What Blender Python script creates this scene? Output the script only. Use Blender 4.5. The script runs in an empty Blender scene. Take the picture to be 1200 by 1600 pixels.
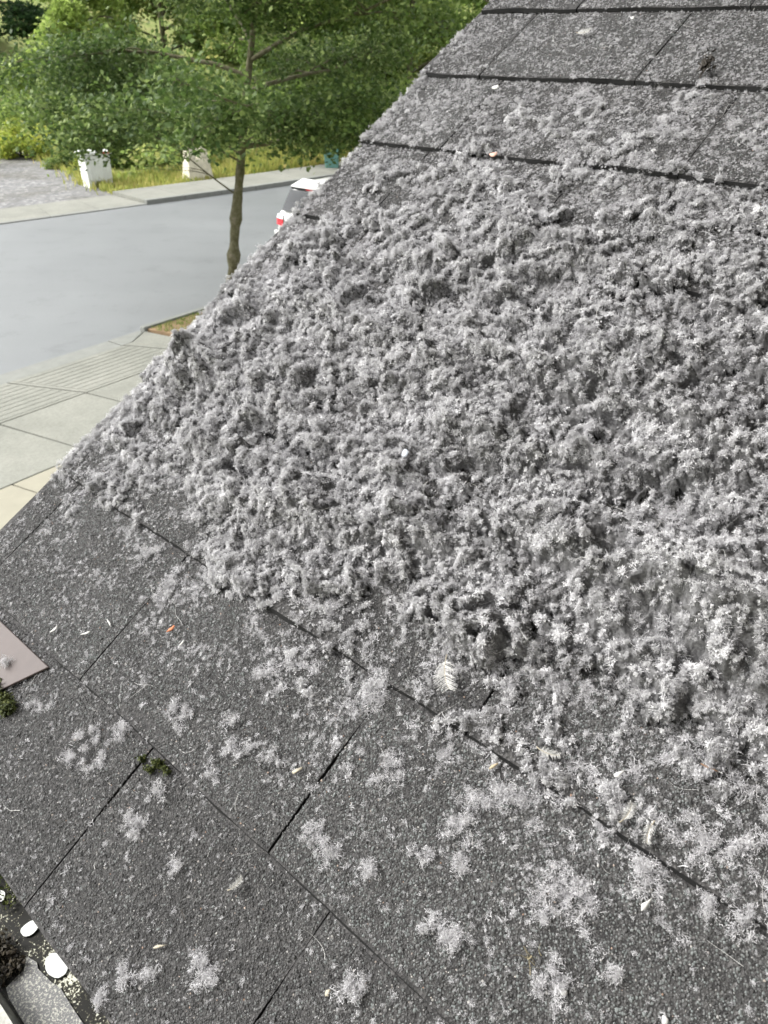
import bpy, math
import numpy as np
from mathutils import Matrix, Vector

scene = bpy.context.scene
COL = scene.collection
R = math.radians

# ------------------------------------------------------------------ camera
HC = 4.5                                   # eye height above the street
PITCH, ROLL = R(31.764), R(0.155)
cam_d = bpy.data.cameras.new('camera')
cam = bpy.data.objects.new('camera', cam_d); COL.objects.link(cam)
cam_d.sensor_fit = 'VERTICAL'; cam_d.sensor_height = 36.0; cam_d.sensor_width = 27.0
cam_d.lens = 36.0 * 1205.1 / 1600.0
cam_d.clip_start = 0.02; cam_d.clip_end = 1500
cam_d.dof.use_dof = True; cam_d.dof.focus_distance = 0.66; cam_d.dof.aperture_fstop = 18.0
fw = Vector((0, math.cos(PITCH), -math.sin(PITCH)))
up0 = Vector((0, math.sin(PITCH), math.cos(PITCH))); rt0 = Vector((1, 0, 0))
rt = rt0 * math.cos(ROLL) + up0 * math.sin(ROLL); upv = up0 * math.cos(ROLL) - rt0 * math.sin(ROLL)
m3 = Matrix((rt, upv, -fw)).transposed()
cam.matrix_world = Matrix.Translation((0, 0, HC)) @ m3.to_4x4()
scene.camera = cam

# ------------------------------------------------------------------ sky and sun (bright overcast)
SUN_EL, SUN_AZ = R(44), R(-82)             # azimuth measured from +Y towards +X
world = bpy.data.worlds.new('World'); scene.world = world; world.use_nodes = True
wn = world.node_tree; wn.nodes.clear()
wo = wn.nodes.new('ShaderNodeOutputWorld'); wb = wn.nodes.new('ShaderNodeBackground')
sk = wn.nodes.new('ShaderNodeTexSky'); sk.sky_type = 'NISHITA'; sk.sun_disc = False
sk.sun_elevation = SUN_EL; sk.sun_rotation = SUN_AZ; sk.dust_density = 4.0; sk.air_density = 1.0
hs = wn.nodes.new('ShaderNodeHueSaturation'); hs.inputs['Saturation'].default_value = 0.07
wn.links.new(sk.outputs[0], hs.inputs['Color']); wn.links.new(hs.outputs[0], wb.inputs['Color'])
wb.inputs['Strength'].default_value = 0.15
wn.links.new(wb.outputs[0], wo.inputs['Surface'])
sd = bpy.data.lights.new('sun', 'SUN'); sun = bpy.data.objects.new('sun', sd); COL.objects.link(sun)
sd.energy = 1.1; sd.angle = R(12); sd.color = (1.0, 0.97, 0.93)
sdir = Vector((math.sin(SUN_AZ) * math.cos(SUN_EL), math.cos(SUN_AZ) * math.cos(SUN_EL), math.sin(SUN_EL)))
sun.rotation_euler = (-sdir).to_track_quat('-Z', 'Y').to_euler()
sun.location = sdir * 60
scene.view_settings.view_transform = 'Standard'; scene.view_settings.look = 'None'
scene.view_settings.exposure = 1.72; scene.view_settings.gamma = 1.0
scene.view_settings.use_curve_mapping = False
scene.cycles.use_denoising = True; scene.cycles.use_adaptive_sampling = True; scene.cycles.adaptive_threshold = 0.02
scene.cycles.max_bounces = 4; scene.cycles.diffuse_bounces = 2; scene.cycles.glossy_bounces = 2
scene.cycles.transmission_bounces = 3; scene.cycles.transparent_max_bounces = 6

# ------------------------------------------------------------------ helpers
def tag(o, label=None, cat=None, group=None, kind=None):
    if label: o['label'] = label
    if cat: o['category'] = cat
    if group: o['group'] = group
    if kind: o['kind'] = kind
    return o

def link(name, me, mat=None, parent=None, M=None):
    o = bpy.data.objects.new(name, me); COL.objects.link(o)
    if mat is not None:
        for m in (mat if isinstance(mat, (list, tuple)) else [mat]): me.materials.append(m)
    if parent is not None: o.parent = parent
    if M is not None: o.matrix_world = M
    return o

def empty(name, loc=(0, 0, 0), M=None):
    o = bpy.data.objects.new(name, None); COL.objects.link(o); o.empty_display_size = 0.1
    if M is not None: o.matrix_world = M
    else: o.location = loc
    return o

def mesh_np(name, V, F, smooth=False, attrs=None, matidx=None):
    """V (n,3); F (m,3) or (m,4) array, or list of faces"""
    me = bpy.data.meshes.new(name)
    V = np.asarray(V, np.float32)
    if isinstance(F, np.ndarray):
        k = F.shape[1]; nf = len(F)
        me.vertices.add(len(V)); me.vertices.foreach_set('co', V.ravel())
        me.loops.add(nf * k); me.loops.foreach_set('vertex_index', F.astype(np.int32).ravel())
        me.polygons.add(nf)
        me.polygons.foreach_set('loop_start', np.arange(nf, dtype=np.int32) * k)
        me.polygons.foreach_set('loop_total', np.full(nf, k, np.int32))
        me.update(calc_edges=True)
    else:
        me.from_pydata([tuple(v) for v in V.tolist()], [], [tuple(f) for f in F])
    n = len(me.polygons)
    me.polygons.foreach_set('use_smooth', np.full(n, bool(smooth)))
    if matidx is not None: me.polygons.foreach_set('material_index', np.asarray(matidx, np.int32))
    for nm, (typ, dom, arr) in (attrs or {}).items():
        a = me.attributes.new(nm, typ, dom)
        a.data.foreach_set('vector' if typ == 'FLOAT_VECTOR' else 'value', np.asarray(arr, np.float32).ravel())
    me.validate(); me.update()
    return me

class MB:
    """collects simple solids"""
    def __init__(s): s.V = []; s.F = []
    def add(s, V, F):
        b = len(s.V); s.V += [tuple(v) for v in V]; s.F += [tuple(i + b for i in f) for f in F]
    def hexa(s, q):      # 8 corners: bottom 4 ccw, top 4 ccw
        s.add(q, [(3, 2, 1, 0), (4, 5, 6, 7), (0, 1, 5, 4), (1, 2, 6, 5), (2, 3, 7, 6), (3, 0, 4, 7)])
    def box(s, c, d):
        x, y, z = c; a, b, h = d[0] / 2, d[1] / 2, d[2] / 2
        s.hexa([(x - a, y - b, z - h), (x + a, y - b, z - h), (x + a, y + b, z - h), (x - a, y + b, z - h),
                (x - a, y - b, z + h), (x + a, y - b, z + h), (x + a, y + b, z + h), (x - a, y + b, z + h)])
    def prism(s, poly, z0, z1):
        n = len(poly)
        V = [(p[0], p[1], z0) for p in poly] + [(p[0], p[1], z1) for p in poly]
        F = [tuple(range(n - 1, -1, -1)), tuple(range(n, 2 * n))] + [(i, (i + 1) % n, n + (i + 1) % n, n + i) for i in range(n)]
        s.add(V, F)
    def build(s, name, mat, parent=None, smooth=False, bevel=0, M=None, T=None):
        V = s.V if T is None else [tuple(T @ Vector(v)) for v in s.V]
        me = bpy.data.meshes.new(name); me.from_pydata(V, [], s.F)
        import bmesh
        bm = bmesh.new(); bm.from_mesh(me); bmesh.ops.recalc_face_normals(bm, faces=bm.faces)
        bm.to_mesh(me); bm.free()
        me.polygons.foreach_set('use_smooth', [smooth] * len(me.polygons))
        o = link(name, me, mat, parent, M)
        if bevel:
            b = o.modifiers.new('bevel', 'BEVEL'); b.width = bevel; b.segments = 2; b.limit_method = 'ANGLE'
        return o

def hash2(ix, iy, seed):
    h = (ix.astype(np.int64) * 374761393 + iy.astype(np.int64) * 668265263 + seed * 974634777) & 0x7fffffff
    h = ((h ^ (h >> 13)) * 1274126177) & 0x7fffffff
    h = ((h ^ (h >> 16)) * 2246822519) & 0x7fffffff
    return (h ^ (h >> 15)) & 0xffffff

def perlin(x, y, seed=0):
    ix = np.floor(x); iy = np.floor(y); fx = x - ix; fy = y - iy
    ux = fx * fx * fx * (fx * (fx * 6 - 15) + 10); uy = fy * fy * fy * (fy * (fy * 6 - 15) + 10)
    def g(dx, dy):
        a = hash2(ix + dx, iy + dy, seed) / 0x1000000 * 2 * np.pi
        return np.cos(a) * (fx - dx) + np.sin(a) * (fy - dy)
    n0 = g(0, 0) * (1 - ux) + g(1, 0) * ux; n1 = g(0, 1) * (1 - ux) + g(1, 1) * ux
    return (n0 * (1 - uy) + n1 * uy) * 1.5

def fbm(x, y, seed=0, oct=4, gain=0.5):
    s = 0; a = 1; t = 0
    for i in range(oct):
        s = s + a * perlin(x * 2 ** i + 17.3 * i, y * 2 ** i - 9.1 * i, seed + i); t += a; a *= gain
    return s / t

def sstep(a, b, x):
    t = np.clip((x - a) / (b - a), 0, 1); return t * t * (3 - 2 * t)

# ------------------------------------------------------------------ materials
def mat(name, build):
    m = bpy.data.materials.new(name); m.use_nodes = True
    nt = m.node_tree; nt.nodes.clear()
    out = nt.nodes.new('ShaderNodeOutputMaterial')
    sh = build(nt); nt.links.new(sh, out.inputs['Surface'])
    return m
def N(nt, t, **kw):
    n = nt.nodes.new('ShaderNode' + t)
    for k, v in kw.items():
        if k in n.inputs: n.inputs[k].default_value = v
        else: setattr(n, k, v)
    return n
def ramp(nt, fac, stops, interp='LINEAR'):
    r = nt.nodes.new('ShaderNodeValToRGB'); r.color_ramp.interpolation = interp
    while len(r.color_ramp.elements) < len(stops): r.color_ramp.elements.new(0.5)
    for e, (p, c) in zip(r.color_ramp.elements, stops):
        e.position = p; e.color = (*c, 1) if len(c) == 3 else c
    nt.links.new(fac, r.inputs[0]); return r.outputs[0]
def pr(nt, col=None, rough=0.8, spec=0.3, metal=0.0, normal=None):
    b = nt.nodes.new('ShaderNodeBsdfPrincipled')
    if isinstance(col, tuple): b.inputs['Base Color'].default_value = (*col, 1)
    elif col is not None: nt.links.new(col, b.inputs['Base Color'])
    if isinstance(rough, float): b.inputs['Roughness'].default_value = rough
    else: nt.links.new(rough, b.inputs['Roughness'])
    b.inputs['Specular IOR Level'].default_value = spec; b.inputs['Metallic'].default_value = metal
    if normal is not None: nt.links.new(normal, b.inputs['Normal'])
    return b.outputs[0]
def coord(nt, which='Object'):
    return N(nt, 'TexCoord').outputs[which]
def noise(nt, scale, detail=4, rough=0.6, vec=None, out='Fac'):
    n = N(nt, 'TexNoise', Scale=scale, Detail=detail, Roughness=rough)
    if vec is not None: nt.links.new(vec, n.inputs['Vector'])
    return n.outputs[out]
def bump(nt, h, strength=0.3, dist=0.01):
    b = N(nt, 'Bump', Strength=strength, Distance=dist); nt.links.new(h, b.inputs['Height']); return b.outputs[0]
def plain(name, col, rough=0.7, spec=0.3, var=0.25, scale=30, bs=0.15, bd=0.002, metal=0.0):
    def f(nt):
        c = coord(nt); n = noise(nt, scale, 5, 0.65, c)
        k = ramp(nt, n, [(0.25, tuple(v * (1 - var) for v in col)), (0.75, tuple(min(1, v * (1 + var)) for v in col))])
        return pr(nt, k, rough, spec, metal, bump(nt, n, bs, bd))
    return mat(name, f)

def m_shingle(nt):
    c = coord(nt)
    v = N(nt, 'TexVoronoi', Scale=520.0); nt.links.new(c, v.inputs['Vector'])
    col = ramp(nt, v.outputs['Color'], [(0.0, (0.012, 0.012, 0.012)), (0.45, (0.028, 0.027, 0.027)), (0.8, (0.055, 0.053, 0.052)), (0.93, (0.10, 0.097, 0.095)), (1.0, (0.22, 0.21, 0.20))])
    big = noise(nt, 9, 4, 0.6, c)
    mul = ramp(nt, big, [(0.3, (0.75, 0.75, 0.75)), (0.7, (1.15, 1.15, 1.15))])
    mx = N(nt, 'MixRGB', blend_type='MULTIPLY', Fac=1.0); nt.links.new(col, mx.inputs[1]); nt.links.new(mul, mx.inputs[2])
    return pr(nt, mx.outputs[0], 0.85, 0.3, 0, bump(nt, v.outputs['Distance'], -1.0, 0.0012) if False else bump(nt, v.outputs['Distance'], 0.9, 0.0010))
M_SHINGLE = mat('shingle_granules', m_shingle)
def m_gran(nt):
    a = N(nt, 'Attribute', attribute_type='INSTANCER', attribute_name='tone')
    col = ramp(nt, a.outputs['Fac'], [(0.0, (0.022, 0.0218, 0.0216)), (0.45, (0.050, 0.0496, 0.049)), (0.72, (0.080, 0.079, 0.078)), (0.91, (0.118, 0.128, 0.125)), (0.975, (0.19, 0.185, 0.18)), (0.993, (0.33, 0.32, 0.30)), (1.0, (0.22, 0.13, 0.085))])
    return pr(nt, col, 0.7, 0.35)
M_GRAN = mat('mineral_granule', m_gran)
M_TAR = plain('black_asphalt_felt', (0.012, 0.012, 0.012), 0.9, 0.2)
def m_lint(nt):
    c = coord(nt)
    a = N(nt, 'Attribute', attribute_type='INSTANCER', attribute_name='tone')
    col = ramp(nt, a.outputs['Fac'], [(0.0, (0.17, 0.168, 0.172)), (0.35, (0.36, 0.356, 0.363)), (0.7, (0.62, 0.614, 0.624)), (1.0, (0.86, 0.855, 0.862))])
    d = N(nt, 'BsdfDiffuse'); t = N(nt, 'BsdfTranslucent'); mx = N(nt, 'MixShader', Fac=0.25)
    nt.links.new(col, d.inputs['Color']); nt.links.new(col, t.inputs['Color'])
    nt.links.new(d.outputs[0], mx.inputs[1]); nt.links.new(t.outputs[0], mx.inputs[2])
    return mx.outputs[0]
M_LINT = mat('lint_fibre', m_lint)
def m_lint2(nt):
    c = coord(nt); n = noise(nt, 160, 4, 0.7, c)
    col = ramp(nt, n, [(0.3, (0.35, 0.345, 0.355)), (0.7, (0.68, 0.672, 0.684))])
    d = N(nt, 'BsdfDiffuse'); t = N(nt, 'BsdfTranslucent'); mx = N(nt, 'MixShader', Fac=0.2)
    nt.links.new(col, d.inputs['Color']); nt.links.new(col, t.inputs['Color'])
    nt.links.new(d.outputs[0], mx.inputs[1]); nt.links.new(t.outputs[0], mx.inputs[2])
    return mx.outputs[0]
M_CLUMP = mat('clump_fibre', m_lint2)
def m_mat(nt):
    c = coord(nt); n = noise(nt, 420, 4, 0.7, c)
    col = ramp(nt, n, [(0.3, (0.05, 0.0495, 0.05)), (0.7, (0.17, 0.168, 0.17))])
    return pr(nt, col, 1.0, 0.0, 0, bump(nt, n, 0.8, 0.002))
M_MAT = mat('shade_dark_lint', m_mat)  # kept dark to paint deep shade into the gaps between tufts
M_WHITE = plain('white_fluff', (0.44, 0.435, 0.42), 0.8, 0.2, 0.1)
def m_conc(nt):
    c = coord(nt); n = noise(nt, 0.9, 6, 0.7, c); n2 = noise(nt, 30, 5, 0.75, c)
    a = ramp(nt, n, [(0.30, (0.145, 0.147, 0.128)), (0.5, (0.180, 0.182, 0.158)), (0.72, (0.215, 0.215, 0.188))]); b = ramp(nt, n2, [(0.35, (0.82, 0.82, 0.80)), (0.6, (1.05, 1.05, 1.05))])
    mx = N(nt, 'MixRGB', blend_type='MULTIPLY', Fac=1.0); nt.links.new(a, mx.inputs[1]); nt.links.new(b, mx.inputs[2])
    return pr(nt, mx.outputs[0], 0.85, 0.25, 0, bump(nt, n2, 0.25, 0.004))
M_CONC = mat('pale_concrete', m_conc)
M_CONC2 = plain('gutter_concrete', (0.165, 0.170, 0.155), 0.85, 0.25, 0.14, 5.0)
M_CONC3 = plain('cream_concrete', (0.225, 0.213, 0.165), 0.85, 0.25, 0.10, 3.0)
def m_road(nt):
    c = coord(nt); n = noise(nt, 0.25, 5, 0.6, c); n2 = noise(nt, 40, 4, 0.7, c)
    mp = N(nt, 'Mapping'); mp.inputs['Rotation'].default_value = (0, 0, R(49)); mp.inputs['Scale'].default_value = (0.06, 1.1, 1)
    nt.links.new(c, mp.inputs['Vector'])
    n3 = noise(nt, 1.0, 3, 0.5, mp.outputs[0])
    a = ramp(nt, n, [(0.3, (0.108, 0.115, 0.117)), (0.7, (0.140, 0.148, 0.149))])
    b = ramp(nt, n3, [(0.35, (0.94, 0.94, 0.94)), (0.6, (1, 1, 1))])
    mx = N(nt, 'MixRGB', blend_type='MULTIPLY', Fac=1.0); nt.links.new(a, mx.inputs[1]); nt.links.new(b, mx.inputs[2])
    st = noise(nt, 1.4, 6, 0.75, c); sc_ = ramp(nt, st, [(0.30, (0.80, 0.80, 0.80)), (0.46, (1, 1, 1)), (1.0, (1.0, 1.0, 1.0))])
    m2 = N(nt, 'MixRGB', blend_type='MULTIPLY', Fac=1.0); nt.links.new(mx.outputs[0], m2.inputs[1]); nt.links.new(sc_, m2.inputs[2])
    gr_ = ramp(nt, n2, [(0.3, (0.85, 0.85, 0.85)), (0.7, (1.12, 1.12, 1.12))]); m3_ = N(nt, 'MixRGB', blend_type='MULTIPLY', Fac=1.0); nt.links.new(m2.outputs[0], m3_.inputs[1]); nt.links.new(gr_, m3_.inputs[2])
    ro = N(nt, 'MapRange'); ro.inputs['To Min'].default_value = 0.38; ro.inputs['To Max'].default_value = 0.62; nt.links.new(n, ro.inputs['Value'])
    return pr(nt, m3_.outputs[0], ro.outputs[0], 0.4, 0, bump(nt, n2, 0.1, 0.003))
M_ROAD = mat('worn_grey_road', m_road)
def m_ground(nt):
    c = coord(nt); n = noise(nt, 0.6, 6, 0.7, c); n2 = noise(nt, 14, 4, 0.7, c)
    a = ramp(nt, n, [(0.3, (0.12, 0.17, 0.05)), (0.5, (0.20, 0.23, 0.08)), (0.7, (0.26, 0.23, 0.11))])
    return pr(nt, a, 0.95, 0.1, 0, bump(nt, n2, 0.6, 0.05))
M_GROUND = mat('rough_grass_soil', m_ground)
def m_gravel(nt):
    c = coord(nt); v = N(nt, 'TexVoronoi', Scale=9.0); nt.links.new(c, v.inputs['Vector'])
    n = noise(nt, 0.5, 5, 0.65, c)
    a = ramp(nt, v.outputs['Color'], [(0.0, (0.10, 0.10, 0.10)), (0.7, (0.17, 0.17, 0.168)), (1.0, (0.30, 0.30, 0.295))])
    b = ramp(nt, n, [(0.35, (0.7, 0.68, 0.62)), (0.6, (1, 1, 1))])
    mx = N(nt, 'MixRGB', blend_type='MULTIPLY', Fac=1.0); nt.links.new(a, mx.inputs[1]); nt.links.new(b, mx.inputs[2])
    return pr(nt, mx.outputs[0], 0.9, 0.2, 0, bump(nt, v.outputs['Distance'], 0.6, 0.03))
M_GRAVEL = mat('pale_gravel', m_gravel)
def leafmat(name, c0, c1, c2, tr=0.5):
    def f(nt):
        a = N(nt, 'Attribute', attribute_name='rnd')
        col = ramp(nt, a.outputs['Fac'], [(0.0, c0), (0.55, c1), (1.0, c2)])
        p = nt.nodes.new('ShaderNodeBsdfPrincipled'); nt.links.new(col, p.inputs['Base Color'])
        p.inputs['Roughness'].default_value = 0.55; p.inputs['Specular IOR Level'].default_value = 0.18
        t = N(nt, 'BsdfTranslucent'); nt.links.new(col, t.inputs['Color'])
        mx = N(nt, 'MixShader', Fac=tr); nt.links.new(p.outputs[0], mx.inputs[1]); nt.links.new(t.outputs[0], mx.inputs[2])
        return mx.outputs[0]
    return mat(name, f)
L_MAPLE = leafmat('maple_leaf', (0.06, 0.105, 0.022), (0.135, 0.20, 0.042), (0.33, 0.40, 0.13))
L_STREET = leafmat('street_tree_leaf', (0.038, 0.070, 0.019), (0.092, 0.142, 0.037), (0.28, 0.35, 0.13), 0.42)
L_LIGHT = leafmat('light_leaf', (0.10, 0.17, 0.04), (0.20, 0.28, 0.07), (0.36, 0.43, 0.13))
L_OLIVE = leafmat('olive_leaf', (0.18, 0.26, 0.06), (0.31, 0.41, 0.10), (0.47, 0.55, 0.19))
L_DARK = leafmat('dark_leaf', (0.025, 0.055, 0.022), (0.045, 0.09, 0.03), (0.08, 0.14, 0.05))
L_YELLOW = leafmat('yellow_leaf', (0.16, 0.22, 0.04), (0.28, 0.34, 0.06), (0.46, 0.45, 0.08))
L_BRAMBLE = leafmat('bramble_leaf', (0.09, 0.15, 0.04), (0.19, 0.26, 0.07), (0.40, 0.40, 0.14))
L_GRASS = leafmat('dry_grass', (0.17, 0.23, 0.05), (0.33, 0.34, 0.09), (0.50, 0.41, 0.18))
L_VERGE = leafmat('verge_grass', (0.08, 0.14, 0.03), (0.15, 0.21, 0.05), (0.30, 0.26, 0.12))
L_MOSS = leafmat('moss_green', (0.02, 0.026, 0.008), (0.04, 0.052, 0.014), (0.10, 0.11, 0.03), 0.2)
def m_bark(nt):
    c = coord(nt); n = noise(nt, 9, 5, 0.7, c); n2 = noise(nt, 45, 4, 0.7, c)
    a = ramp(nt, n, [(0.3, (0.055, 0.048, 0.028)), (0.5, (0.11, 0.105, 0.06)), (0.66, (0.17, 0.15, 0.115)), (0.8, (0.32, 0.30, 0.26))])
    return pr(nt, a, 0.9, 0.15, 0, bump(nt, n2, 0.7, 0.02))
M_BARK = mat('mossy_bark', m_bark)

# ------------------------------------------------------------------ ground, road and pavements
G = MB(); G.add([(-500, -300, -0.06), (500, -300, -0.06), (500, 700, -0.06), (-500, 700, -0.06)], [(0, 1, 2, 3)])
tag(G.build('ground', M_GROUND), kind='structure')

D1 = np.array([0.607, 0.795]); W1 = np.array([0.795, -0.607]); O1 = np.array([-5.95, 11.27])
def sw(s, w): p = O1 + D1 * s + W1 * w; return (float(p[0]), float(p[1]))
FAR = [(-38.0, -4.0), (-18.2, 15.4), (-10.69, 22.3), (-7.36, 25.29), (-4.37, 28.0), (-1.71, 30.7), (8.0, 40.4), (30.0, 62.0)]
BACK = [(-40.5, -2.2), (-19.8, 17.0), (-11.7, 24.3), (-8.9, 26.9), (-6.0, 29.6), (-2.6, 33.0), (6.8, 42.4), (29, 64.2)]
rm = MB(); near = [sw(-22, 0), sw(-8, 0), sw(0, 0), sw(4, 0), sw(20, 0), sw(46, 0)]
rv = [(*p, 0.0) for p in near] + [(*p, 0.0) for p in FAR[::-1]]
rm.add(rv, [tuple(range(len(rv)))])
tag(rm.build('road', M_ROAD), kind='structure')
# far pavement with kerb, split into slabs
pav = empty('far_pavement', (-7.4, 25.3, 0)); tag(pav, kind='structure')
Tp = Matrix.Translation((7.4, -25.3, 0))
def lerp(a, b, t): return (a[0] + (b[0] - a[0]) * t, a[1] + (b[1] - a[1]) * t)
for i in range(len(FAR) - 1):
    L = math.dist(FAR[i], FAR[i + 1]); n = max(1, round(L / 1.6)) if -12 < FAR[i][0] < 9 else 1
    low = FAR[i][0] < -8.0
    zk = 0.025 if low else 0.13
    for k in range(n):
        a, b = lerp(FAR[i], FAR[i + 1], (k + 0.004) / n), lerp(FAR[i], FAR[i + 1], (k + 0.996) / n)
        c, d = lerp(BACK[i], BACK[i + 1], (k + 0.996) / n), lerp(BACK[i], BACK[i + 1], (k + 0.004) / n)
        m = MB(); k0, k1 = lerp(a, d, 0.09), lerp(b, c, 0.09)
        m.prism([k0, k1, c, d], -0.05, zk - 0.004); m.build('slab', M_CONC, pav, T=Tp)
        m = MB(); m.prism([a, b, lerp(b, c, 0.086), lerp(a, d, 0.086)], -0.05, zk + 0.004); m.build('kerb_stone', M_CONC2, pav, bevel=0.015, T=Tp)
# gravel yard beyond
gy = MB(); gp = [(-8.9, 26.93), (-10.1, 29.3), (-12.5, 33.4), (-16.5, 39.5), (-21, 46), (-46, 46), (-46, 0), (-40.6, -2.1), (-19.9, 17.05), (-11.75, 24.35)]
gy.add([(*p, 0.012) for p in gp], [tuple(range(len(gp)))]); tag(gy.build('gravel_yard', M_GRAVEL), kind='structure')

# near pavement: gutter pan, ribbed driveway crossing and slabs
npv = empty('near_pavement', (*sw(0, 0), 0)); tag(npv, kind='structure')
Tn = Matrix.Translation((-O1[0], -O1[1], 0))
def quad(name, q, z, m, par=npv, T=Tn, bevel=0.006):
    a = MB(); a.prism([sw(*c) for c in q], -0.05, z); return a.build(name, m, par, bevel=bevel, T=T)
quad('gutter_pan', [(-9, 0.0), (1.95, 0.0), (1.95, 0.395), (-9, 0.395)], 0.006, M_CONC2)
quad('gutter_pan', [(1.965, 0.0), (2.62, 0.0), (2.62, 0.10), (2.15, 0.395), (1.965, 0.395)], 0.012, M_CONC2)
def ribbed(s00, s01, s10, s11):
    o = quad('ribbed_slab', [(s00, 0.405), (s01, 0.405), (s11, 1.66), (s10, 1.66)], 0.012, M_CONC)
    for k in range(9):
        t0 = (k + 0.12) / 9; t1 = (k + 0.92) / 9
        q = [(s00 + (s10 - s00) * t0 + 0.05, 0.405 + 1.2 * t0), (s01 + (s11 - s01) * t0 - 0.04, 0.405 + 1.2 * t0),
             (s01 + (s11 - s01) * t1 - 0.04, 0.405 + 1.2 * t1), (s00 + (s10 - s00) * t1 + 0.05, 0.405 + 1.2 * t1)]
        quad('rib', q, 0.017, M_CONC, bevel=0.004, par=o)
ribbed(-0.10, 1.97, 0.40, 2.55); ribbed(-2.2, -0.13, -1.65, 0.37); ribbed(-4.4, -2.23, -3.8, -1.68); ribbed(-6.6, -4.43, -5.9, -3.83)
quad('flare_slab', [(1.995, 0.405), (2.17, 0.405), (2.66, 0.11), (2.9, 1.66), (2.58, 1.66)], 0.014, M_CONC)
for s0, s1, k in ((0.40, 2.5, 0.16), (-0.955, 0.37, 0.165), (-2.3, -0.985, 0.17), (-3.7, -2.33, 0.17), (-5.1, -3.73, 0.17), (2.53, 3.9, 0.1), (3.93, 5.4, 0.05), (5.43, 6.9, 0.02)):
    quad('slab', [(s0, 1.685), (s1, 1.685), (s1 + k * 1.65, 3.335), (s0 + k * 1.65, 3.335)], 0.014, M_CONC)
for s0, s1 in ((-1.75, 1.2), (-3.2, -1.77), (-6, -3.22), (1.22, 4.2)):
    quad('drive_slab', [(s0, 3.36), (s1, 3.36), (s1 + 0.5, 6.2), (s0 + 0.5, 6.2)], 0.016, M_CONC3)
vg = MB(); vp = [sw(2.70, 0.13), sw(40, 0.13), sw(40, 1.65), sw(2.93, 1.65)]
vg.prism(vp, -0.05, 0.05); tag(vg.build('verge_soil', plain('verge_soil', (0.20, 0.14, 0.085), 0.95, 0.1, 0.35, 6)), kind='structure')
kb = MB(); kb.prism([sw(2.64, 0), sw(40, 0), sw(40, 0.12), sw(2.64, 0.12)], -0.05, 0.09)
tag(kb.build('near_kerb', M_CONC2, bevel=0.015), kind='structure')

# hillside behind the far pavement
def hill_z(x, y):
    t = (x * -0.69 + y * 0.72) - (26.9 * 0.72 + 8.9 * 0.69)         # metres behind the pavement
    side = sstep(-9.5, -14.0, x - 0.0) * 22.0
    z = 7.5 * sstep(3.0 + side, 34.0 + side, t) + 18 * sstep(34, 130, t)
    return z - 0.05 + 0.35 * sstep(2, 10, t) * fbm(x * 0.22, y * 0.22, 5, 3)
gx, gyy = np.meshgrid(np.linspace(-110, 130, 121), np.linspace(22, 230, 105))
hz_ = hill_z(gx, gyy); hz_ = np.where(hz_ < 0.02, -0.2, hz_)
idx = np.arange(gx.size).reshape(gx.shape)
HF = np.stack([idx[:-1, :-1], idx[:-1, 1:], idx[1:, 1:], idx[1:, :-1]], -1).reshape(-1, 4)
tag(link('hillside', mesh_np('hillside', np.stack([gx, gyy, hz_], -1).reshape(-1, 3), HF, True), M_GROUND), kind='structure')

# ------------------------------------------------------------------ the house and its roof
S = 0.143                                   # one shingle exposure in metres
PHI, TH = R(47.952), R(30.707)
hcam, v0 = 3.6571, 1.5709
uu = Vector((-math.sin(PHI), math.cos(PHI), 0)); hd = Vector((math.cos(PHI), math.sin(PHI), 0))
vv = hd * math.cos(TH) + Vector((0, 0, math.sin(TH))); nn = (-uu).cross(vv)
org = Vector((0, 0, HC)) - nn * (hcam * S) - vv * (v0 * S)
ROOF = Matrix(((-uu.x, vv.x, nn.x, org.x), (-uu.y, vv.y, nn.y, org.y), (-uu.z, vv.z, nn.z, org.z), (0, 0, 0, 1)))
RINV = ROOF.inverted()
# local axes on the roof: x = -u (away from the rake), y = up the slope, z = out of the roof
house = empty('house', M=ROOF)
tag(house, 'house with a grey asphalt shingle roof strewn with pale grey lint', 'house')
rng = np.random.default_rng(7)
RAKE, WALLX, TOPV = -5.38, 1.15, 16
TH_S = 0.036                                # shingle thickness in exposures
dk = MB(); dk.box(((RAKE + 0.12 + 3.0) / 2 * S, (TOPV + 0.1) / 2 * S, -0.014), ((3.0 - RAKE - 0.12) * S, (TOPV - 0.1) * S, 0.024))
deck = dk.build('roof_deck', M_TAR, house)
rb = MB(); rb.box(((RAKE + 0.10) * S, TOPV / 2 * S, -0.075), (0.022, TOPV * S, 0.13))
rb.build('rake_board', plain('white_trim', (0.7, 0.69, 0.66), 0.6), house)

def top_z(x, y, c):
    """shingle surface height (exposures) on course c"""
    return TH_S * (2 - (y - c))
CUTS = {0: [4.42, 2.96, 1.545, 0.10], 1: [5.1, 3.72, 1.96, -0.35], 2: [4.62, 3.0, 1.45, -0.1], 3: [5.0, 3.8, 2.3, 0.8], 4: [4.5, 3.0, 1.5, 0.0],
        5: [4.58, 3.1, 1.62, 0.1], 6: [4.46, 2.36, 0.7], 7: [4.72, 3.21, 2.68 - 0.95, 0.3], 8: [4.31, 2.75, 1.2], 9: [4.8, 3.2, 1.7, 0.1], 10: [4.1, 2.5, 1.0], 11: [4.6, 3.0, 1.4]}
def curl(x, c, y):                           # slight lifting of the exposed edge
    return TH_S * 0.9 * np.maximum(0, perlin(x * 0.9 + 31 * c, x * 0 + 5.5 + 7.3 * c, 3)) * (1 - np.clip(y, 0, 1)) ** 2 * np.where(c == 0, 0.3, 1)
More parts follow.
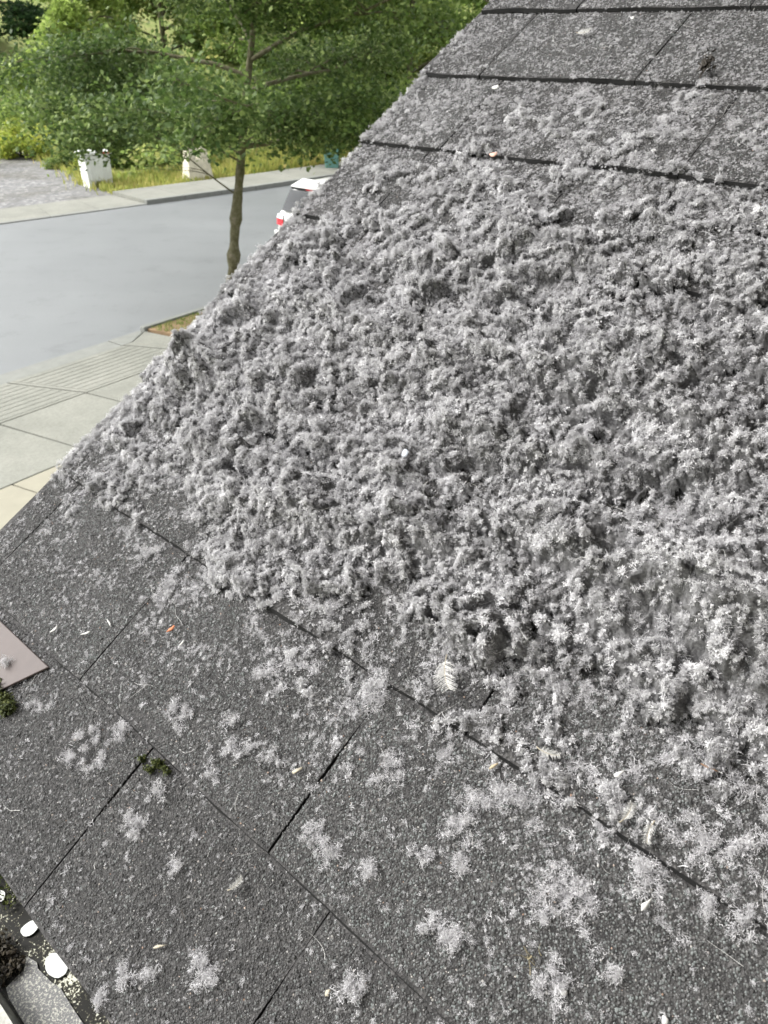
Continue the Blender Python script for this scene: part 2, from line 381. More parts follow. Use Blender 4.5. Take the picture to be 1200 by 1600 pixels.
def tab_mesh(c, u1, u0):                    # u1 > u0, from left to right in the picture
    nx, ny = 18, 6; x0, x1 = -u1 + 0.0055, -u0 - 0.0055
    sd_ = int(c * 31 + u1 * 100) % 9973
    xs = np.linspace(x0, x1, nx + 1); ys = np.array([0, 0.03, 0.25, 0.5, 0.75, 1.0, 1.13])
    X, Y = np.meshgrid(xs, ys)
    wav = 0.013 * perlin(X * 1.3 + c * 7.7, X * 0 + c * 3.1, 3) + 0.004 * perlin(X * 9, X * 0 + c, 8)
    side = 0.010 * perlin(Y * 5 + u1 * 9, Y * 0 + c * 2.3, 4)
    XX = X + side * np.where(X < (x0 + x1) / 2, 1, 1)
    YY = c + Y + wav * (Y < 0.1)
    lift = curl(X, c, Y)
    zt = TH_S * (2 - Y) + lift; zt[0] -= TH_S * 0.10
    zb = zt - TH_S * 0.98
    YB = YY.copy(); YB[0] -= 0.012 + 0.010 * perlin(X[0] * 4 + c * 5, X[0] * 0 + 2.2 * c, 9)     # black asphalt edge pushed out to draw the shadow line under each course
    n = X.size; V = np.concatenate([np.stack([XX, YY, zt], -1).reshape(-1, 3), np.stack([XX, YB, zb], -1).reshape(-1, 3)]) * S
    id_ = np.arange(n).reshape(X.shape)
    F = [tuple(q) for q in np.stack([id_[:-1, :-1], id_[:-1, 1:], id_[1:, 1:], id_[1:, :-1]], -1).reshape(-1, 4)]
    F += [(a + n, d + n, cc + n, b + n) for a, b, cc, d in F]
    ring = list(id_[0]) + list(id_[1:, -1]) + list(id_[-1, :-1][::-1]) + list(id_[1:-1, 0][::-1])
    F += [(int(ring[(i + 1) % len(ring)]), int(ring[i]), int(ring[i]) + n, int(ring[(i + 1) % len(ring)]) + n) for i in range(len(ring))]
    nr_ = len(ring)
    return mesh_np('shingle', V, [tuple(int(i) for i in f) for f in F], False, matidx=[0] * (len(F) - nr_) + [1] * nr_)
def course_cuts(c):
    if c in CUTS: return CUTS[c]
    return [4.7 - (c % 2) * 0.75, 3.2 - (c % 2) * 0.75, 1.7 - (c % 2) * 0.75]
for c in range(0, TOPV):
    cs = [5.39 + 0.03 * math.sin(c * 2.1)] + [q for q in course_cuts(c) if q > -1.0] + [-1.14]
    for a, b in zip(cs[:-1], cs[1:]):
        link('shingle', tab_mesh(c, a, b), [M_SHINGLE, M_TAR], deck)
# starter strip seen through the slots
st = MB()
for c in range(0, 12):
    st.box(((RAKE + 0.05 - 1.14 * -1) / 2 * S * 0 + (RAKE + 1.2) / 2 * S, (c + 0.55) * S, 0.0012 + 0.0), ((1.12 - RAKE) * S, 0.99 * S, 0.004))
st.build('underlay', M_TAR, deck)

# walls of the house: gable end, eave wall and the wall the photographer leans out of
M_SIDING = plain('taupe_siding', (0.30, 0.28, 0.26), 0.7, 0.3, 0.08, 8)
def world_pt(u, v, n=0.0): return ROOF @ Vector((-u * S, v * S, n * S))
gw = MB()
A0 = world_pt(5.25, 0.6, -0.3); A1 = world_pt(5.25, 15.5, -0.3); B0 = world_pt(-2.5, 0.6, -0.3); B1 = world_pt(-2.5, 15.5, -0.3)
gw.hexa([(A0.x, A0.y, -0.05), (B0.x, B0.y, -0.05), (B1.x, B1.y, -0.05), (A1.x, A1.y, -0.05), tuple(A0), tuple(B0), tuple(B1), tuple(A1)])
body = gw.build('lower_wall', M_SIDING, house, T=RINV)
uw = MB()
for k in range(11):
    z0 = 3.75 + k * 0.13; q = []
    a = Vector((0, 0, 0)) + uu * (-1.22 * S) - hd * 0.6; b = uu * (-1.22 * S) + hd * 2.2
    uwb = MB()
    o1, o2 = 0.010, 0.0
    def P(p, off, z): w = p + uu * off; return (w.x, w.y, z)
    uwb.hexa([P(a, o1 - 0.03, z0), P(b, o1 - 0.03, z0), P(b, o1, z0), P(a, o1, z0), P(a, -0.03, z0 + 0.135), P(b, -0.03, z0 + 0.135), P(b, o2, z0 + 0.135), P(a, o2, z0 + 0.135)])
    if k == 0: uwall = empty('upper_wall'); uwall.parent = house; uwall.location = (1.22 * S, 0, 0)
    uwb.build('siding_board', M_SIDING, uwall, T=Matrix.Translation((-1.22 * S, 0, 0)) @ RINV)

sf = MB(); a = uu * (-1.22 * S - .02) - hd * 0.6; b = uu * (-1.22 * S - .02) + hd * 2.2  # unseen overhang, added to shade the right side of the roof
sf.hexa([P(a, 0, 5.25), P(b, 0, 5.25), P(b, .90, 5.25), P(a, .90, 5.25), P(a, 0, 5.33), P(b, 0, 5.33), P(b, .90, 5.33), P(a, .90, 5.33)])
sf.build('added_shade_overhang', M_SIDING, house, T=RINV)
# gutter at the eave
def m_gut(nt):
    c = coord(nt)
    n = noise(nt, 24, 6, 0.75, c); fine = noise(nt, 520, 2, 0.6, c)
    add = N(nt, 'MixRGB', blend_type='MIX', Fac=0.42); nt.links.new(n, add.inputs[1]); nt.links.new(fine, add.inputs[2])
    col = ramp(nt, add.outputs[0], [(0.0, (0.005, 0.005, 0.004)), (0.51, (0.008, 0.008, 0.006)), (0.55, (0.10, 0.095, 0.065)), (0.58, (0.50, 0.50, 0.42))])
    return pr(nt, col, 0.6, 0.2)
M_GUT = mat('grimy_gutter', m_gut)
def m_skyrefl(nt):
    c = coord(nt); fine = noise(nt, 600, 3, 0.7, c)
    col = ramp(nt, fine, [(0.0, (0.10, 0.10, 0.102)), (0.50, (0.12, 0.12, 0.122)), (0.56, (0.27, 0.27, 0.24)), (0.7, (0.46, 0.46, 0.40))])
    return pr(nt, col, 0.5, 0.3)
M_SKYREFL = mat('painted_sky_reflection', m_skyrefl)  # grey of the reflected sky painted as colour, with cream specks
M_GWHITE = plain('white_gutter_metal', (0.30, 0.30, 0.27), 0.55, 0.3, 0.7, 60)
e0 = world_pt(0, 0, 0)
def gpt(u, out, dz):                        # out = metres away from the eave, dz below it
    p = e0 + uu * (u * S) - hd * out + Vector((0, 0, dz)); return RINV @ p
gut = empty('gutter'); gut.parent = house
prof = [(-0.062, -0.012), (-0.062, -0.085), (0.030, -0.085), (0.050, -0.036), (0.064, -0.024), (0.064, -0.008), (0.0475, -0.008), (0.0475, -0.014), (0.046, -0.033), (0.027, -0.081), (-0.058, -0.081), (-0.058, -0.012)]
tr = MB(); Vg = [gpt(5.6, *q) for q in prof] + [gpt(-6.0, *q) for q in prof]; n = len(prof)
tr.add(Vg, [(i, (i + 1) % n, n + (i + 1) % n, n + i) for i in range(n)] + [tuple(range(n - 1, -1, -1)), tuple(range(n, 2 * n))])
tr.build('trough', M_GWHITE, gut)
wt = MB(); us = np.linspace(5.58, -3, 60)
Vw = []
for u in us: Vw += [gpt(float(u), -0.057, -0.0405), gpt(float(u), 0.0415, -0.0405)]
wt.add(Vw, [(2 * i, 2 * i + 1, 2 * i + 3, 2 * i + 2) for i in range(len(us) - 1)]); wt.build('grime', M_GUT, gut)
def patch(name, pts, z, m, th=0.0012):
    a = MB(); V = [gpt(u, o, z) for u, o in pts] + [gpt(u, o, z + th) for u, o in pts]; k = len(pts)
    a.add(V, [tuple(range(k - 1, -1, -1)), tuple(range(k, 2 * k))] + [(i, (i + 1) % k, k + (i + 1) % k, k + i) for i in range(k)])
    return a.build(name, m, gut)

# ------------------------------------------------------------------ fibres and lint
def fibres(rg, n, centre_fn, length, width, seg=6, curl=1.0, flat=1.0):
    """curled ribbons; returns V, F"""
    P0 = centre_fn(n)
    d = rg.normal(size=(n, 3)); d[:, 2] *= flat; d /= np.linalg.norm(d, axis=1, keepdims=True) + 1e-9
    ax = rg.normal(size=(n, 3)); ax /= np.linalg.norm(ax, axis=1, keepdims=True)
    L = length * rg.uniform(0.5, 1.5, n); st_ = (L / seg)[:, None]
    ang = (rg.normal(size=n) * curl)[:, None] * 0.6
    pts = [P0 - d * st_ * seg * 0.5]; q = d
    for i in range(seg):
        pts.append(pts[-1] + q * st_)
        a2 = ang + rg.normal(size=(n, 1)) * 0.35 * curl
        q = q * np.cos(a2) + np.cross(ax, q) * np.sin(a2) + ax * (ax * q).sum(1, keepdims=True) * (1 - np.cos(a2))
        q /= np.linalg.norm(q, axis=1, keepdims=True)
    P = np.stack(pts, 1)                                       # n, seg+1, 3
    sdv = np.cross(d, ax); sdv /= np.linalg.norm(sdv, axis=1, keepdims=True) + 1e-9
    w = (width * rg.uniform(0.6, 1.4, n))[:, None, None] * np.linspace(1, 0.35, seg + 1)[None, :, None] * 0.5
    V = np.stack([P - sdv[:, None] * w, P + sdv[:, None] * w], 2)    # n, seg+1, 2, 3
    b = (np.arange(n) * (seg + 1) * 2)[:, None] + (np.arange(seg) * 2)[None]
    F = np.stack([b, b + 1, b + 3, b + 2], -1).reshape(-1, 4)
    return V.reshape(-1, 3), F
def blob(rg, r, p=0.5, zs=0.7):
    def f(n):
        d = rg.normal(size=(n, 3)); d /= np.linalg.norm(d, axis=1, keepdims=True)
        q = d * r * rg.uniform(0, 1, (n, 1)) ** p; q[:, 2] = np.abs(q[:, 2]) * zs; return q
    return f

def gn_scatter(obj, nproto):
    ng = bpy.data.node_groups.new('scatter', 'GeometryNodeTree')
    ng.interface.new_socket('Geometry', in_out='INPUT', socket_type='NodeSocketGeometry')
    ng.interface.new_socket('Geometry', in_out='OUTPUT', socket_type='NodeSocketGeometry')
    nd = ng.nodes; lk = ng.links
    gi = nd.new('NodeGroupInput'); go = nd.new('NodeGroupOutput')
    pid = nd.new('GeometryNodeInputNamedAttribute'); pid.data_type = 'FLOAT'; pid.inputs[0].default_value = 'pid'
    def sel(k):
        c = nd.new('FunctionNodeCompare'); c.data_type = 'FLOAT'; c.operation = 'EQUAL'
        lk.new(pid.outputs[0], c.inputs[0]); c.inputs[1].default_value = float(k); c.inputs['Epsilon'].default_value = 0.1
        s = nd.new('GeometryNodeSeparateGeometry'); s.domain = 'POINT'
        lk.new(gi.outputs[0], s.inputs[0]); lk.new(c.outputs[0], s.inputs[1]); return s.outputs[0]
    jn = nd.new('GeometryNodeJoinGeometry')
    for k in range(1, nproto + 1):
        g2 = nd.new('GeometryNodeGeometryToInstance'); lk.new(sel(k), g2.inputs[0]); lk.new(g2.outputs[0], jn.inputs[0])
    ip = nd.new('GeometryNodeInstanceOnPoints'); lk.new(sel(0), ip.inputs['Points']); lk.new(jn.outputs[0], ip.inputs['Instance'])
    ip.inputs['Pick Instance'].default_value = True
    def at(name, typ):
        a = nd.new('GeometryNodeInputNamedAttribute'); a.data_type = typ; a.inputs[0].default_value = name; return a.outputs[0]
    ti = nd.new('FunctionNodeFloatToInt'); lk.new(at('pick', 'FLOAT'), ti.inputs[0]); lk.new(ti.outputs[0], ip.inputs['Instance Index'])
    er = nd.new('FunctionNodeEulerToRotation'); lk.new(at('rot', 'FLOAT_VECTOR'), er.inputs[0]); lk.new(er.outputs[0], ip.inputs['Rotation'])
    lk.new(at('scl', 'FLOAT_VECTOR'), ip.inputs['Scale'])
    lk.new(ip.outputs[0], go.inputs[0])
    md = obj.modifiers.new('scatter', 'NODES'); md.node_group = ng

def scatter_object(name, protos, P, rot, scl, tone, material, parent=None, M=None, rg=None):
    Vs, Fs, pid = [], [], []; b = 0
    for k, (V, F) in enumerate(protos):
        Vs.append(V); Fs.append(F + b); pid.append(np.full(len(V), k + 1.0)); b += len(V)
    n = len(P); Vs.append(P); pid.append(np.zeros(n))
    def pad(a, w): return np.concatenate([np.zeros((b, w)), a.reshape(n, w)])
    me = mesh_np(name, np.concatenate(Vs), np.concatenate(Fs), False, {
        'pid': ('FLOAT', 'POINT', np.concatenate(pid)), 'rot': ('FLOAT_VECTOR', 'POINT', pad(rot, 3)),
        'scl': ('FLOAT_VECTOR', 'POINT', pad(scl, 3)), 'tone': ('FLOAT', 'POINT', pad(tone, 1)),
        'pick': ('FLOAT', 'POINT', pad((rg.integers(0, len(protos), n) + 0.2).astype(float), 1))})
    o = link(name, me, material, parent, M); gn_scatter(o, len(protos)); return o

# lint cover: (u, v, cover 0..1)
CTRL = np.array([
 (5.4, 1.0, .12), (5.4, 1.6, .30), (5.1, 2.0, .50), (4.4, 1.6, .22), (4.6, 1.2, .13), (3.9, 1.3, .12), (5.4, 2.6, .85), (5.4, 3.5, .95), (5.4, 4.6, .58), (5.4, 5.6, .42), (5.4, 6.4, .48), (5.4, 7.4, .26), (5.4, 8.4, .12),
 (4.85, 2.3, .62), (4.85, 3.4, 1.0), (4.9, 4.6, .74), (4.6, 5.5, .50), (4.6, 6.4, .50), (4.5, 7.4, .18), (4.3, 8.5, .06),
 (4.1, 2.0, .42), (4.0, 2.6, .8), (4.0, 3.4, 1.0), (4.0, 4.4, 1.0), (3.8, 5.4, .64), (3.6, 6.3, .52), (3.7, 7.4, .16), (3.5, 8.5, .06),
 (3.4, 1.4, .22), (3.5, 1.75, .36), (3.3, 2.2, .75), (3.3, 2.9, 1.0), (3.2, 3.8, 1.0), (3.0, 4.9, .95), (2.8, 5.8, .52), (2.6, 6.5, .50), (2.6, 7.5, .14),
 (2.9, 1.2, .12), (2.7, 1.6, .26), (2.55, 1.95, .62), (2.5, 2.6, 1.0), (2.4, 3.5, 1.0), (2.2, 4.6, 1.0), (1.9, 5.5, .6), (1.6, 6.4, .46),
 (2.1, 1.3, .12), (2.1, 1.75, .46), (1.7, 1.6, .26), (1.64, 2.0, .55), (1.6, 2.7, .95), (1.4, 3.6, 1.0), (1.2, 4.6, .95),
 (1.3, 1.4, .17), (1.2, 1.85, .40), (1.1, 2.2, .62), (0.9, 2.8, .95), (0.75, 3.4, 1.0), (0.6, 1.6, .18), (0.7, 2.1, .48), (0.3, 2.1, .40), (0.3, 2.6, .75), (0.2, 3.2, 1.0), (-.3, 2.6, .7), (-.4, 1.8, .2),
 (3.5, .5, .04), (2.5, .5, .05), (1.5, .5, .04), (1.2, 1.1, .06), (4.6, .6, .05), (0.6, 1.1, .06), (0, 1.5, .12), (2.1, 1.0, .08), (3.0, .9, .09), (4.0, 9.5, .04), (2.5, 9.5, .03), (0, 9, .02), (0, 6.5, .4), (0, 5, .9), (-1, 4, .9)])
MOUND = [  # u, v, radius u, radius v, height (exposures)
 (0.80, 3.15, .34, .26, .16), (0.45, 3.35, .35, .40, .15), (0.35, 2.80, .30, .22, .10), (1.5, 3.10, .40, .22, .08), (2.3, 2.75, .5, .25, .09), (3.15, 2.62, .42, .22, .08),
 (4.95, 3.15, .32, .30, .09), (4.4, 2.85, .4, .2, .06), (1.75, 4.3, .5, .3, .08), (3.0, 4.0, .6, .35, .06), (2.3, 3.55, .5, .2, .07), (4.1, 3.9, .5, .3, .05), (1.1, 3.9, .35, .22, .10), (1.65, 2.45, .3, .16, .06)]
HOLLOW = [  # u, v, radius u, radius v, strength
 (2.810, 2.782, .20, .07, 1.0), (3.499, 2.655, .22, .06, .6), (2.100, 3.135, .16, .08, .8), (2.097, 3.918, .22, .10, 1.0), (1.320, 4.240, .16, .12, 1.0), (1.663, 2.954, .20, .07, 1.0),
 (0.910, 2.939, .12, .10, 1.0), (1.301, 3.157, .10, .10, .9), (2.245, 4.443, .20, .08, .6), (2.861, 3.372, .20, .06, .6), (3.034, 4.063, .25, .07, .5), (1.074, 4.053, .14, .08, .8), (5.025, 2.829, .16, .07, .8),
 (5.055, 3.897, .14, .08, .6), (1.243, 4.667, .2, .1, .6), (2.181, 2.718, .12, .08, .7), (1.159, 2.706, .12, .06, .8), (0.584, 2.777, .15, .06, .8), (3.650, 3.476, .2, .06, .5), (1.592, 3.840, .22, .07, .8), (1.699, 2.530, .12, .05, .6), (2.981, 2.420, .15, .05, .6)]
def hollow(u, v):
    uw = u + 0.09 * perlin(u * 6, v * 6, 66) + 0.03 * perlin(u * 16, v * 16, 68); vw = v + 0.09 * perlin(u * 6 + 9, v * 6, 67) + 0.03 * perlin(u * 16, v * 16 + 9, 69); h = 0
    for a, b, ra, rb_, k in HOLLOW: h = h + k * np.exp(-((uw - a) / (ra * 1.25)) ** 2 - ((vw - b) / (rb_ * 1.25)) ** 2)
    return np.clip(h + 0.9 * np.clip(fbm(u * 2.6 + 11, v * 4.4, 111, 3) - 0.16, 0, 1), 0, 1.1)
def cover(u, v):
    s = 0; w = 0
    for a, b, d in CTRL:
        k = 1.0 / (((u - a) ** 2 + (v - b) ** 2) ** 1.6 + 0.004); s = s + k * d; w = w + k
    return s / w
def lint_h(u, v):
    """lint depth above the shingles, in exposures (negative = bare)"""
    c = cover(u, v)
    wx = u + 0.10 * perlin(u * 3.5, v * 3.5, 60) + 0.03 * perlin(u * 11, v * 11, 62); wy = v + 0.10 * perlin(u * 3.5 + 40, v * 3.5, 61) + 0.03 * perlin(u * 11, v * 11 + 30, 63)
    big = fbm(wx * 1.6, wy * 2.2, 21, 3)
    mid = np.abs(perlin(wx * 5.0, wy * 6.5, 23)) * 1.6
    small = np.abs(perlin(wx * 13, wy * 15, 29)) * 1.6
    tiny = np.abs(perlin(wx * 29, wy * 31, 37)) * 1.6
    am = 0.45 + 1.1 * sstep(-0.45, 0.5, perlin(u * 1.9, v * 2.3, 81))
    rel = am * 0.085 * (mid - 0.42) + 0.050 * (small - 0.42) + 0.030 * (tiny - 0.42)
    h = 0.058 + 0.18 * big + rel
    for a, b, ra, rb_, hh in MOUND:
        h = h + 1.55 * hh * np.exp(-((u - a) / ra) ** 2 - ((v - b) / rb_) ** 2)
    patchy = 0.5 + 0.30 * fbm(wx * 2.6 + 5, wy * 3.1, 43, 3) + 0.32 * perlin(wx * 9, wy * 10, 47) + 0.14 * perlin(wx * 22, wy * 24, 48)
    hol = hollow(u, v); h = h * (1 - 0.62 * hol); rel = rel - 0.055 * hol
    thin = 0.25 + 0.75 * sstep(5.40, 4.95, u)
    return np.clip(c * 1.35 - 0.15, 0, 1) * h * thin - 0.15 * np.clip(patchy + 0.35 - c * 1.0, 0, 1) - 0.02 * (1 - c), rel + 0.04 * big
def surf(u, v):                             # bare shingle top, exposures
    v = np.asarray(v, float); u = np.asarray(u, float); c = np.floor(np.clip(v, 0, 30))
    return TH_S * (2 - (v - c)) + curl(-u, c, v - c)
rg = np.random.default_rng(11)
SP = 0.0016 / S
gu, gv = np.meshgrid(np.arange(-1.1, 5.37, SP), np.arange(1.2, 7.2, SP))
hh, cc = lint_h(gu, gv)
stepz = surf(gu, gv)
# smear the step of each course so that the lint drapes over it
zz = hh + np.maximum(stepz, surf(gu, gv + 0.03)) - 0.006
keep = hh > 0.0
vid = np.full(gu.shape, -1); vid[keep] = np.arange(keep.sum())
q = np.stack([vid[:-1, :-1], vid[1:, :-1], vid[1:, 1:], vid[:-1, 1:]], -1).reshape(-1, 4)
q = q[(q >= 0).all(1)]
Vm = np.stack([-gu[keep], gv[keep], zz[keep]], -1) * S
Vm += rg.normal(size=Vm.shape) * 0.0005
LAB = 'thick mat of pale grey dryer lint heaped across the middle of the roof'
lint = link('lint_blanket', mesh_np('lint_blanket', Vm, q, True), M_MAT, None, ROOF); tag(lint, LAB, 'lint', kind='stuff')  # underlayer of the heap, its dark colour standing in for shade

def stone(rg, r=0.00086):
    t = (1 + 5 ** .5) / 2
    V = np.array([(-1, t, 0), (1, t, 0), (-1, -t, 0), (1, -t, 0), (0, -1, t), (0, 1, t), (0, -1, -t), (0, 1, -t), (t, 0, -1), (t, 0, 1), (-t, 0, -1), (-t, 0, 1)], float)
    V /= np.linalg.norm(V, axis=1, keepdims=True); V *= rg.uniform(0.75, 1.25, (12, 1))
    F = np.array([(0, 11, 5), (0, 5, 1), (0, 1, 7), (0, 7, 10), (0, 10, 11), (1, 5, 9), (5, 11, 4), (11, 10, 2), (10, 7, 6), (7, 1, 8), (3, 9, 4), (3, 4, 2), (3, 2, 6), (3, 6, 8), (3, 8, 9), (4, 9, 5), (2, 4, 11), (6, 2, 10), (8, 6, 7), (9, 8, 1)])
    return V * r, F
def tuft(rg, r, n, L, w, core=0.38, curl=1.2, zs=0.75):
    V, F = fibres(rg, n, blob(rg, r, 0.5, zs), L, w, 5, curl)
    F = np.concatenate([F[:, [0, 1, 2]], F[:, [0, 2, 3]]])
    for k in range(3):
        Vs, Fs = stone(rg, r * core * rg.uniform(.6, 1)); Vs = Vs * rg.uniform(.6, 1.3, 3) + rg.normal(size=3) * r * .45 + np.array([0, 0, r * .3])
        F = np.concatenate([F, Fs + len(V)]); V = np.concatenate([V, Vs])
    return V, F
FINE = [tuft(rg, 0.0029 * k, 62, 0.0034 * k, 0.00023, 0.02, 2.0, 0.5) for k in (1, 1.15, 0.9, 1.2)]
TUFTS = [tuft(rg, 0.00175 * k, 36, 0.0036 * k, 0.00025) for k in (1, 1.1, 0.9, 1.2, 1.0, 0.8)]
# tufts on the blanket
n_try = 430000
pu = rg.uniform(-1.05, 5.37, n_try); pv = rg.uniform(1.2, 7.2, n_try)
ph, pc = lint_h(pu, pv)
ok = (ph > 0.002) & (rg.uniform(0, 1, n_try) < np.clip(0.23 + 0.50 * sstep(1.3, 4.4, pu) + 5.5 * pc + 0.75 * perlin(pu * 31, pv * 33, 101) + 0.40 * perlin(pu * 10, pv * 11, 102) + 0.35 * fbm(pu * 2.2, pv * 3, 105, 3), 0.02, 1))
pu, pv, ph = pu[ok], pv[ok], ph[ok]; n1 = len(pu)
eps = 0.02
gxu = (lint_h(pu + eps, pv)[0] - ph) / eps; gyv = (lint_h(pu, pv + eps)[0] - ph) / eps
P1 = np.stack([-pu, pv, ph + np.maximum(surf(pu, pv), surf(pu, pv + 0.03)) - 0.008 + rg.uniform(-0.006, 0.014, n1)], -1) * S
rot1 = np.stack([np.arctan(-0.8 * gyv) * -1, np.arctan(-0.8 * gxu) * -1, rg.uniform(0, 6.28, n1)], -1)
sc1 = np.minimum(rg.lognormal(-0.14, 0.42, n1), 1.7)[:, None] * np.array([1, 1, 0.8])
# fluff caught along the rim of the roof
nr2 = 5200; ru_ = 5.39 - np.abs(rg.normal(size=nr2)) * 0.07; rv2 = rg.uniform(1.6, 8.6, nr2)
okr = rg.uniform(0, 1, nr2) < np.clip(cover(ru_ * 0 + 5.3, rv2) * 1.1, 0.05, 1) * np.clip(0.35 + 1.5 * perlin(rv2 * 3.1, rv2 * 0 + 4.4, 7) + 0.8 * perlin(rv2 * 11, rv2 * 0, 8), 0.03, 1)
ru_, rv2 = ru_[okr], rv2[okr]; n6 = len(ru_)
P6 = np.stack([-ru_, rv2, surf(ru_, rv2) + np.abs(rg.normal(size=n6)) * 0.020 - 0.01], -1) * S
P1 = np.concatenate([P1, P6]); rot1 = np.concatenate([rot1, rg.normal(size=(n6, 3)) * .5]); sc1 = np.concatenate([sc1, rg.uniform(.7, 1.5, (n6, 1)) * np.ones(3)]); n1 += n6
tn1 = np.clip(0.56 + 0.26 * perlin(-P1[:, 0] / S * 15, P1[:, 1] / S * 16, 121) + 0.24 * fbm(-P1[:, 0] / S * 3.4, P1[:, 1] / S * 4, 122, 3) + rg.normal(size=n1) * 0.10, 0, 0.95)
f1 = scatter_object('lint_fluff', TUFTS, P1, rot1, sc1, tn1, M_LINT, None, ROOF, rg)
tag(f1, 'fuzzy curled fibres standing up all over the heaped grey lint', 'lint', kind='stuff')
# loose fluff on the bare shingles: clumpy, thinning away from the heap
n_try = 220000
pu = rg.uniform(-1.0, 5.36, n_try); pv = rg.uniform(0.02, 9.6, n_try)
c = cover(pu, pv); nz = fbm(pu * 3.2, pv * 3.6, 71, 4, 0.65)
hl = lint_h(pu, pv)[0]
prob = np.clip(c * 0.95 + 0.012, 0, 1) * np.clip(0.18 + nz * 2.3 + 0.7 * perlin(pu * 20, pv * 21, 104), 0.01, 1)
def clear_slots(u, v):
    cv = np.floor(v); k = np.ones(len(u), bool)
    for c_ in range(0, 10):
        for q_ in CUTS[c_]: k &= ~((cv == c_) & (np.abs(u - q_) < 0.028))
    return k | (rg.uniform(0, 1, len(u)) < 0.12)
ok = (hl < 0.004) & (rg.uniform(0, 1, n_try) < prob) & clear_slots(pu, pv)
pu, pv, c, nz = pu[ok], pv[ok], c[ok], nz[ok]; n2 = len(pu)
P2 = np.stack([-pu, pv, surf(pu, pv) + 0.002], -1) * S
sc2 = (np.minimum(rg.lognormal(-0.45, 0.5, n2), 1.5) * (0.45 + 0.55 * np.clip(c * 2.2, 0, 1) + 0.4 * np.clip(nz, 0, 1)))[:, None] * np.stack([rg.uniform(0.7, 1.6, n2), rg.uniform(0.6, 1.2, n2), rg.uniform(0.45, 0.9, n2)], -1)
f2 = scatter_object('lint_scatter', FINE + TUFTS[:2], P2, np.stack([rg.normal(size=n2) * 0.2, rg.normal(size=n2) * 0.2, rg.uniform(0, 6.28, n2)], -1), sc2, rg.uniform(0, 1, n2), M_CLUMP, None, ROOF, rg)
tag(f2, 'small loose specks of pale lint sprinkled over the bare shingles', 'lint', kind='stuff')
# fine lint dust caught between the granules
n_try = 260000
pu = rg.uniform(-1.0, 5.36, n_try); pv = rg.uniform(0.02, 9.6, n_try)
dens = np.clip(0.035 + 0.6 * cover(pu, pv) + 0.95 * sstep(4.8, 6.2, pv) + 0.16 * sstep(2.4, 4.5, pu) * sstep(3, 1, pv), 0, 1) * np.clip(0.55 + 1.6 * fbm(pu * 4, pv * 4, 77, 3), 0.12, 1)
ok = (lint_h(pu, pv)[0] < 0.004) & (rg.uniform(0, 1, n_try) < dens) & clear_slots(pu, pv)
pu, pv = pu[ok], pv[ok]; n4 = len(pu)
DUST = [fibres(rg, 12, blob(rg, 0.0011, 0.5, 0.4), 0.0017, 0.00024, 3, 1.6, 0.4) for _ in range(5)]
f4 = scatter_object('lint_dust', DUST, np.stack([-pu, pv, surf(pu, pv) + 0.006], -1) * S, np.stack([pu * 0, pu * 0, rg.uniform(0, 6.28, n4)], -1), rg.lognormal(-0.1, 0.4, n4)[:, None] * np.ones(3), rg.uniform(0.1, 0.62, n4), M_LINT, None, ROOF, rg)
tag(f4, 'fine pale lint dust clinging between the granules of the shingles', 'lint', kind='stuff')
# single stray hairs
def hair_c(n):
    u = rg.uniform(-0.8, 5.3, n * 3); v = rg.uniform(0.1, 9, n * 3); h = lint_h(u, v)[0]; c = cover(u, v)
    k = rg.uniform(0, 1, n * 3) < 0.12 + c * 0.6
    u, v, h = u[k][:n], v[k][:n], h[k][:n]
    return np.stack([-u, v, np.maximum(h, 0) + surf(u, v) + 0.01], -1) * S
pc_ = hair_c(900)
Vh, Fh = fibres(rg, len(pc_), lambda n: pc_, 0.024, 0.00026, 9, 0.55, 0.22)
h1 = link('stray_hairs', mesh_np('stray_hairs', Vh, Fh), M_WHITE, None, ROOF); tag(h1, 'single white hairs curling across the lint and shingles', 'hair', kind='stuff')

# mineral granules on the shingles
def gran_pts(u0, u1, v0_, v1, sp):
    a, b = np.meshgrid(np.arange(u0, u1, sp / S), np.arange(v0_, v1, sp / S * 0.9)); a = a + (np.arange(a.shape[0]) % 2)[:, None] * sp / S / 2
    a = a.ravel() + rg.normal(size=a.size) * sp / S * 0.22; b = b.ravel() + rg.normal(size=b.size) * sp / S * 0.22
    return a, b
ga, gb = zip(gran_pts(-0.6, 4.0, 0.0, 3.0, 0.00162), gran_pts(4.0, 5.36, 0.0, 3.0, 0.0019), gran_pts(1.2, 5.36, 5.2, 9.4, 0.0023))
ga = np.concatenate(ga); gb = np.concatenate(gb)
ok = lint_h(ga, gb)[0] < 0.02
cf = np.floor(gb); fr = gb - cf
okc = np.ones(len(ga), bool)
for c in range(0, 11):
    for u in course_cuts(c): okc &= ~((cf == c) & (np.abs(ga - u) < 0.008 + 0.005 * perlin(gb * 9, gb * 0 + u, 5)))
ok &= okc & (fr > 0.014) & (fr < 0.972) & (gb > 0.012)
wear = fbm(ga * 1.1, gb * 1.7, 91, 3); ok &= ~((fr < 0.10) & (wear + rg.normal(size=len(ga)) * 0.06 > 0.30))
ga, gb = ga[ok], gb[ok]; n3 = len(ga)
P3 = np.stack([-ga, gb, surf(ga, gb) - 0.0012 + rg.normal(size=n3) * 0.001], -1) * S
tabof = np.zeros(n3)
for c in range(0, 10):
    mk = np.floor(gb) == c; tabof[mk] = c * 13 + np.searchsorted(np.sort(course_cuts(c)), ga[mk])
tabtone = rg.normal(size=400) * 0.10
stain = 0.22 * fbm(ga * 1.4 + 3, gb * 1.1, 95, 4)
tone3 = rg.uniform(0, 1, n3); tone3 = np.where(tone3 < .9, np.clip(tone3 + tabtone[tabof.astype(int)] + stain, 0, .9), tone3)
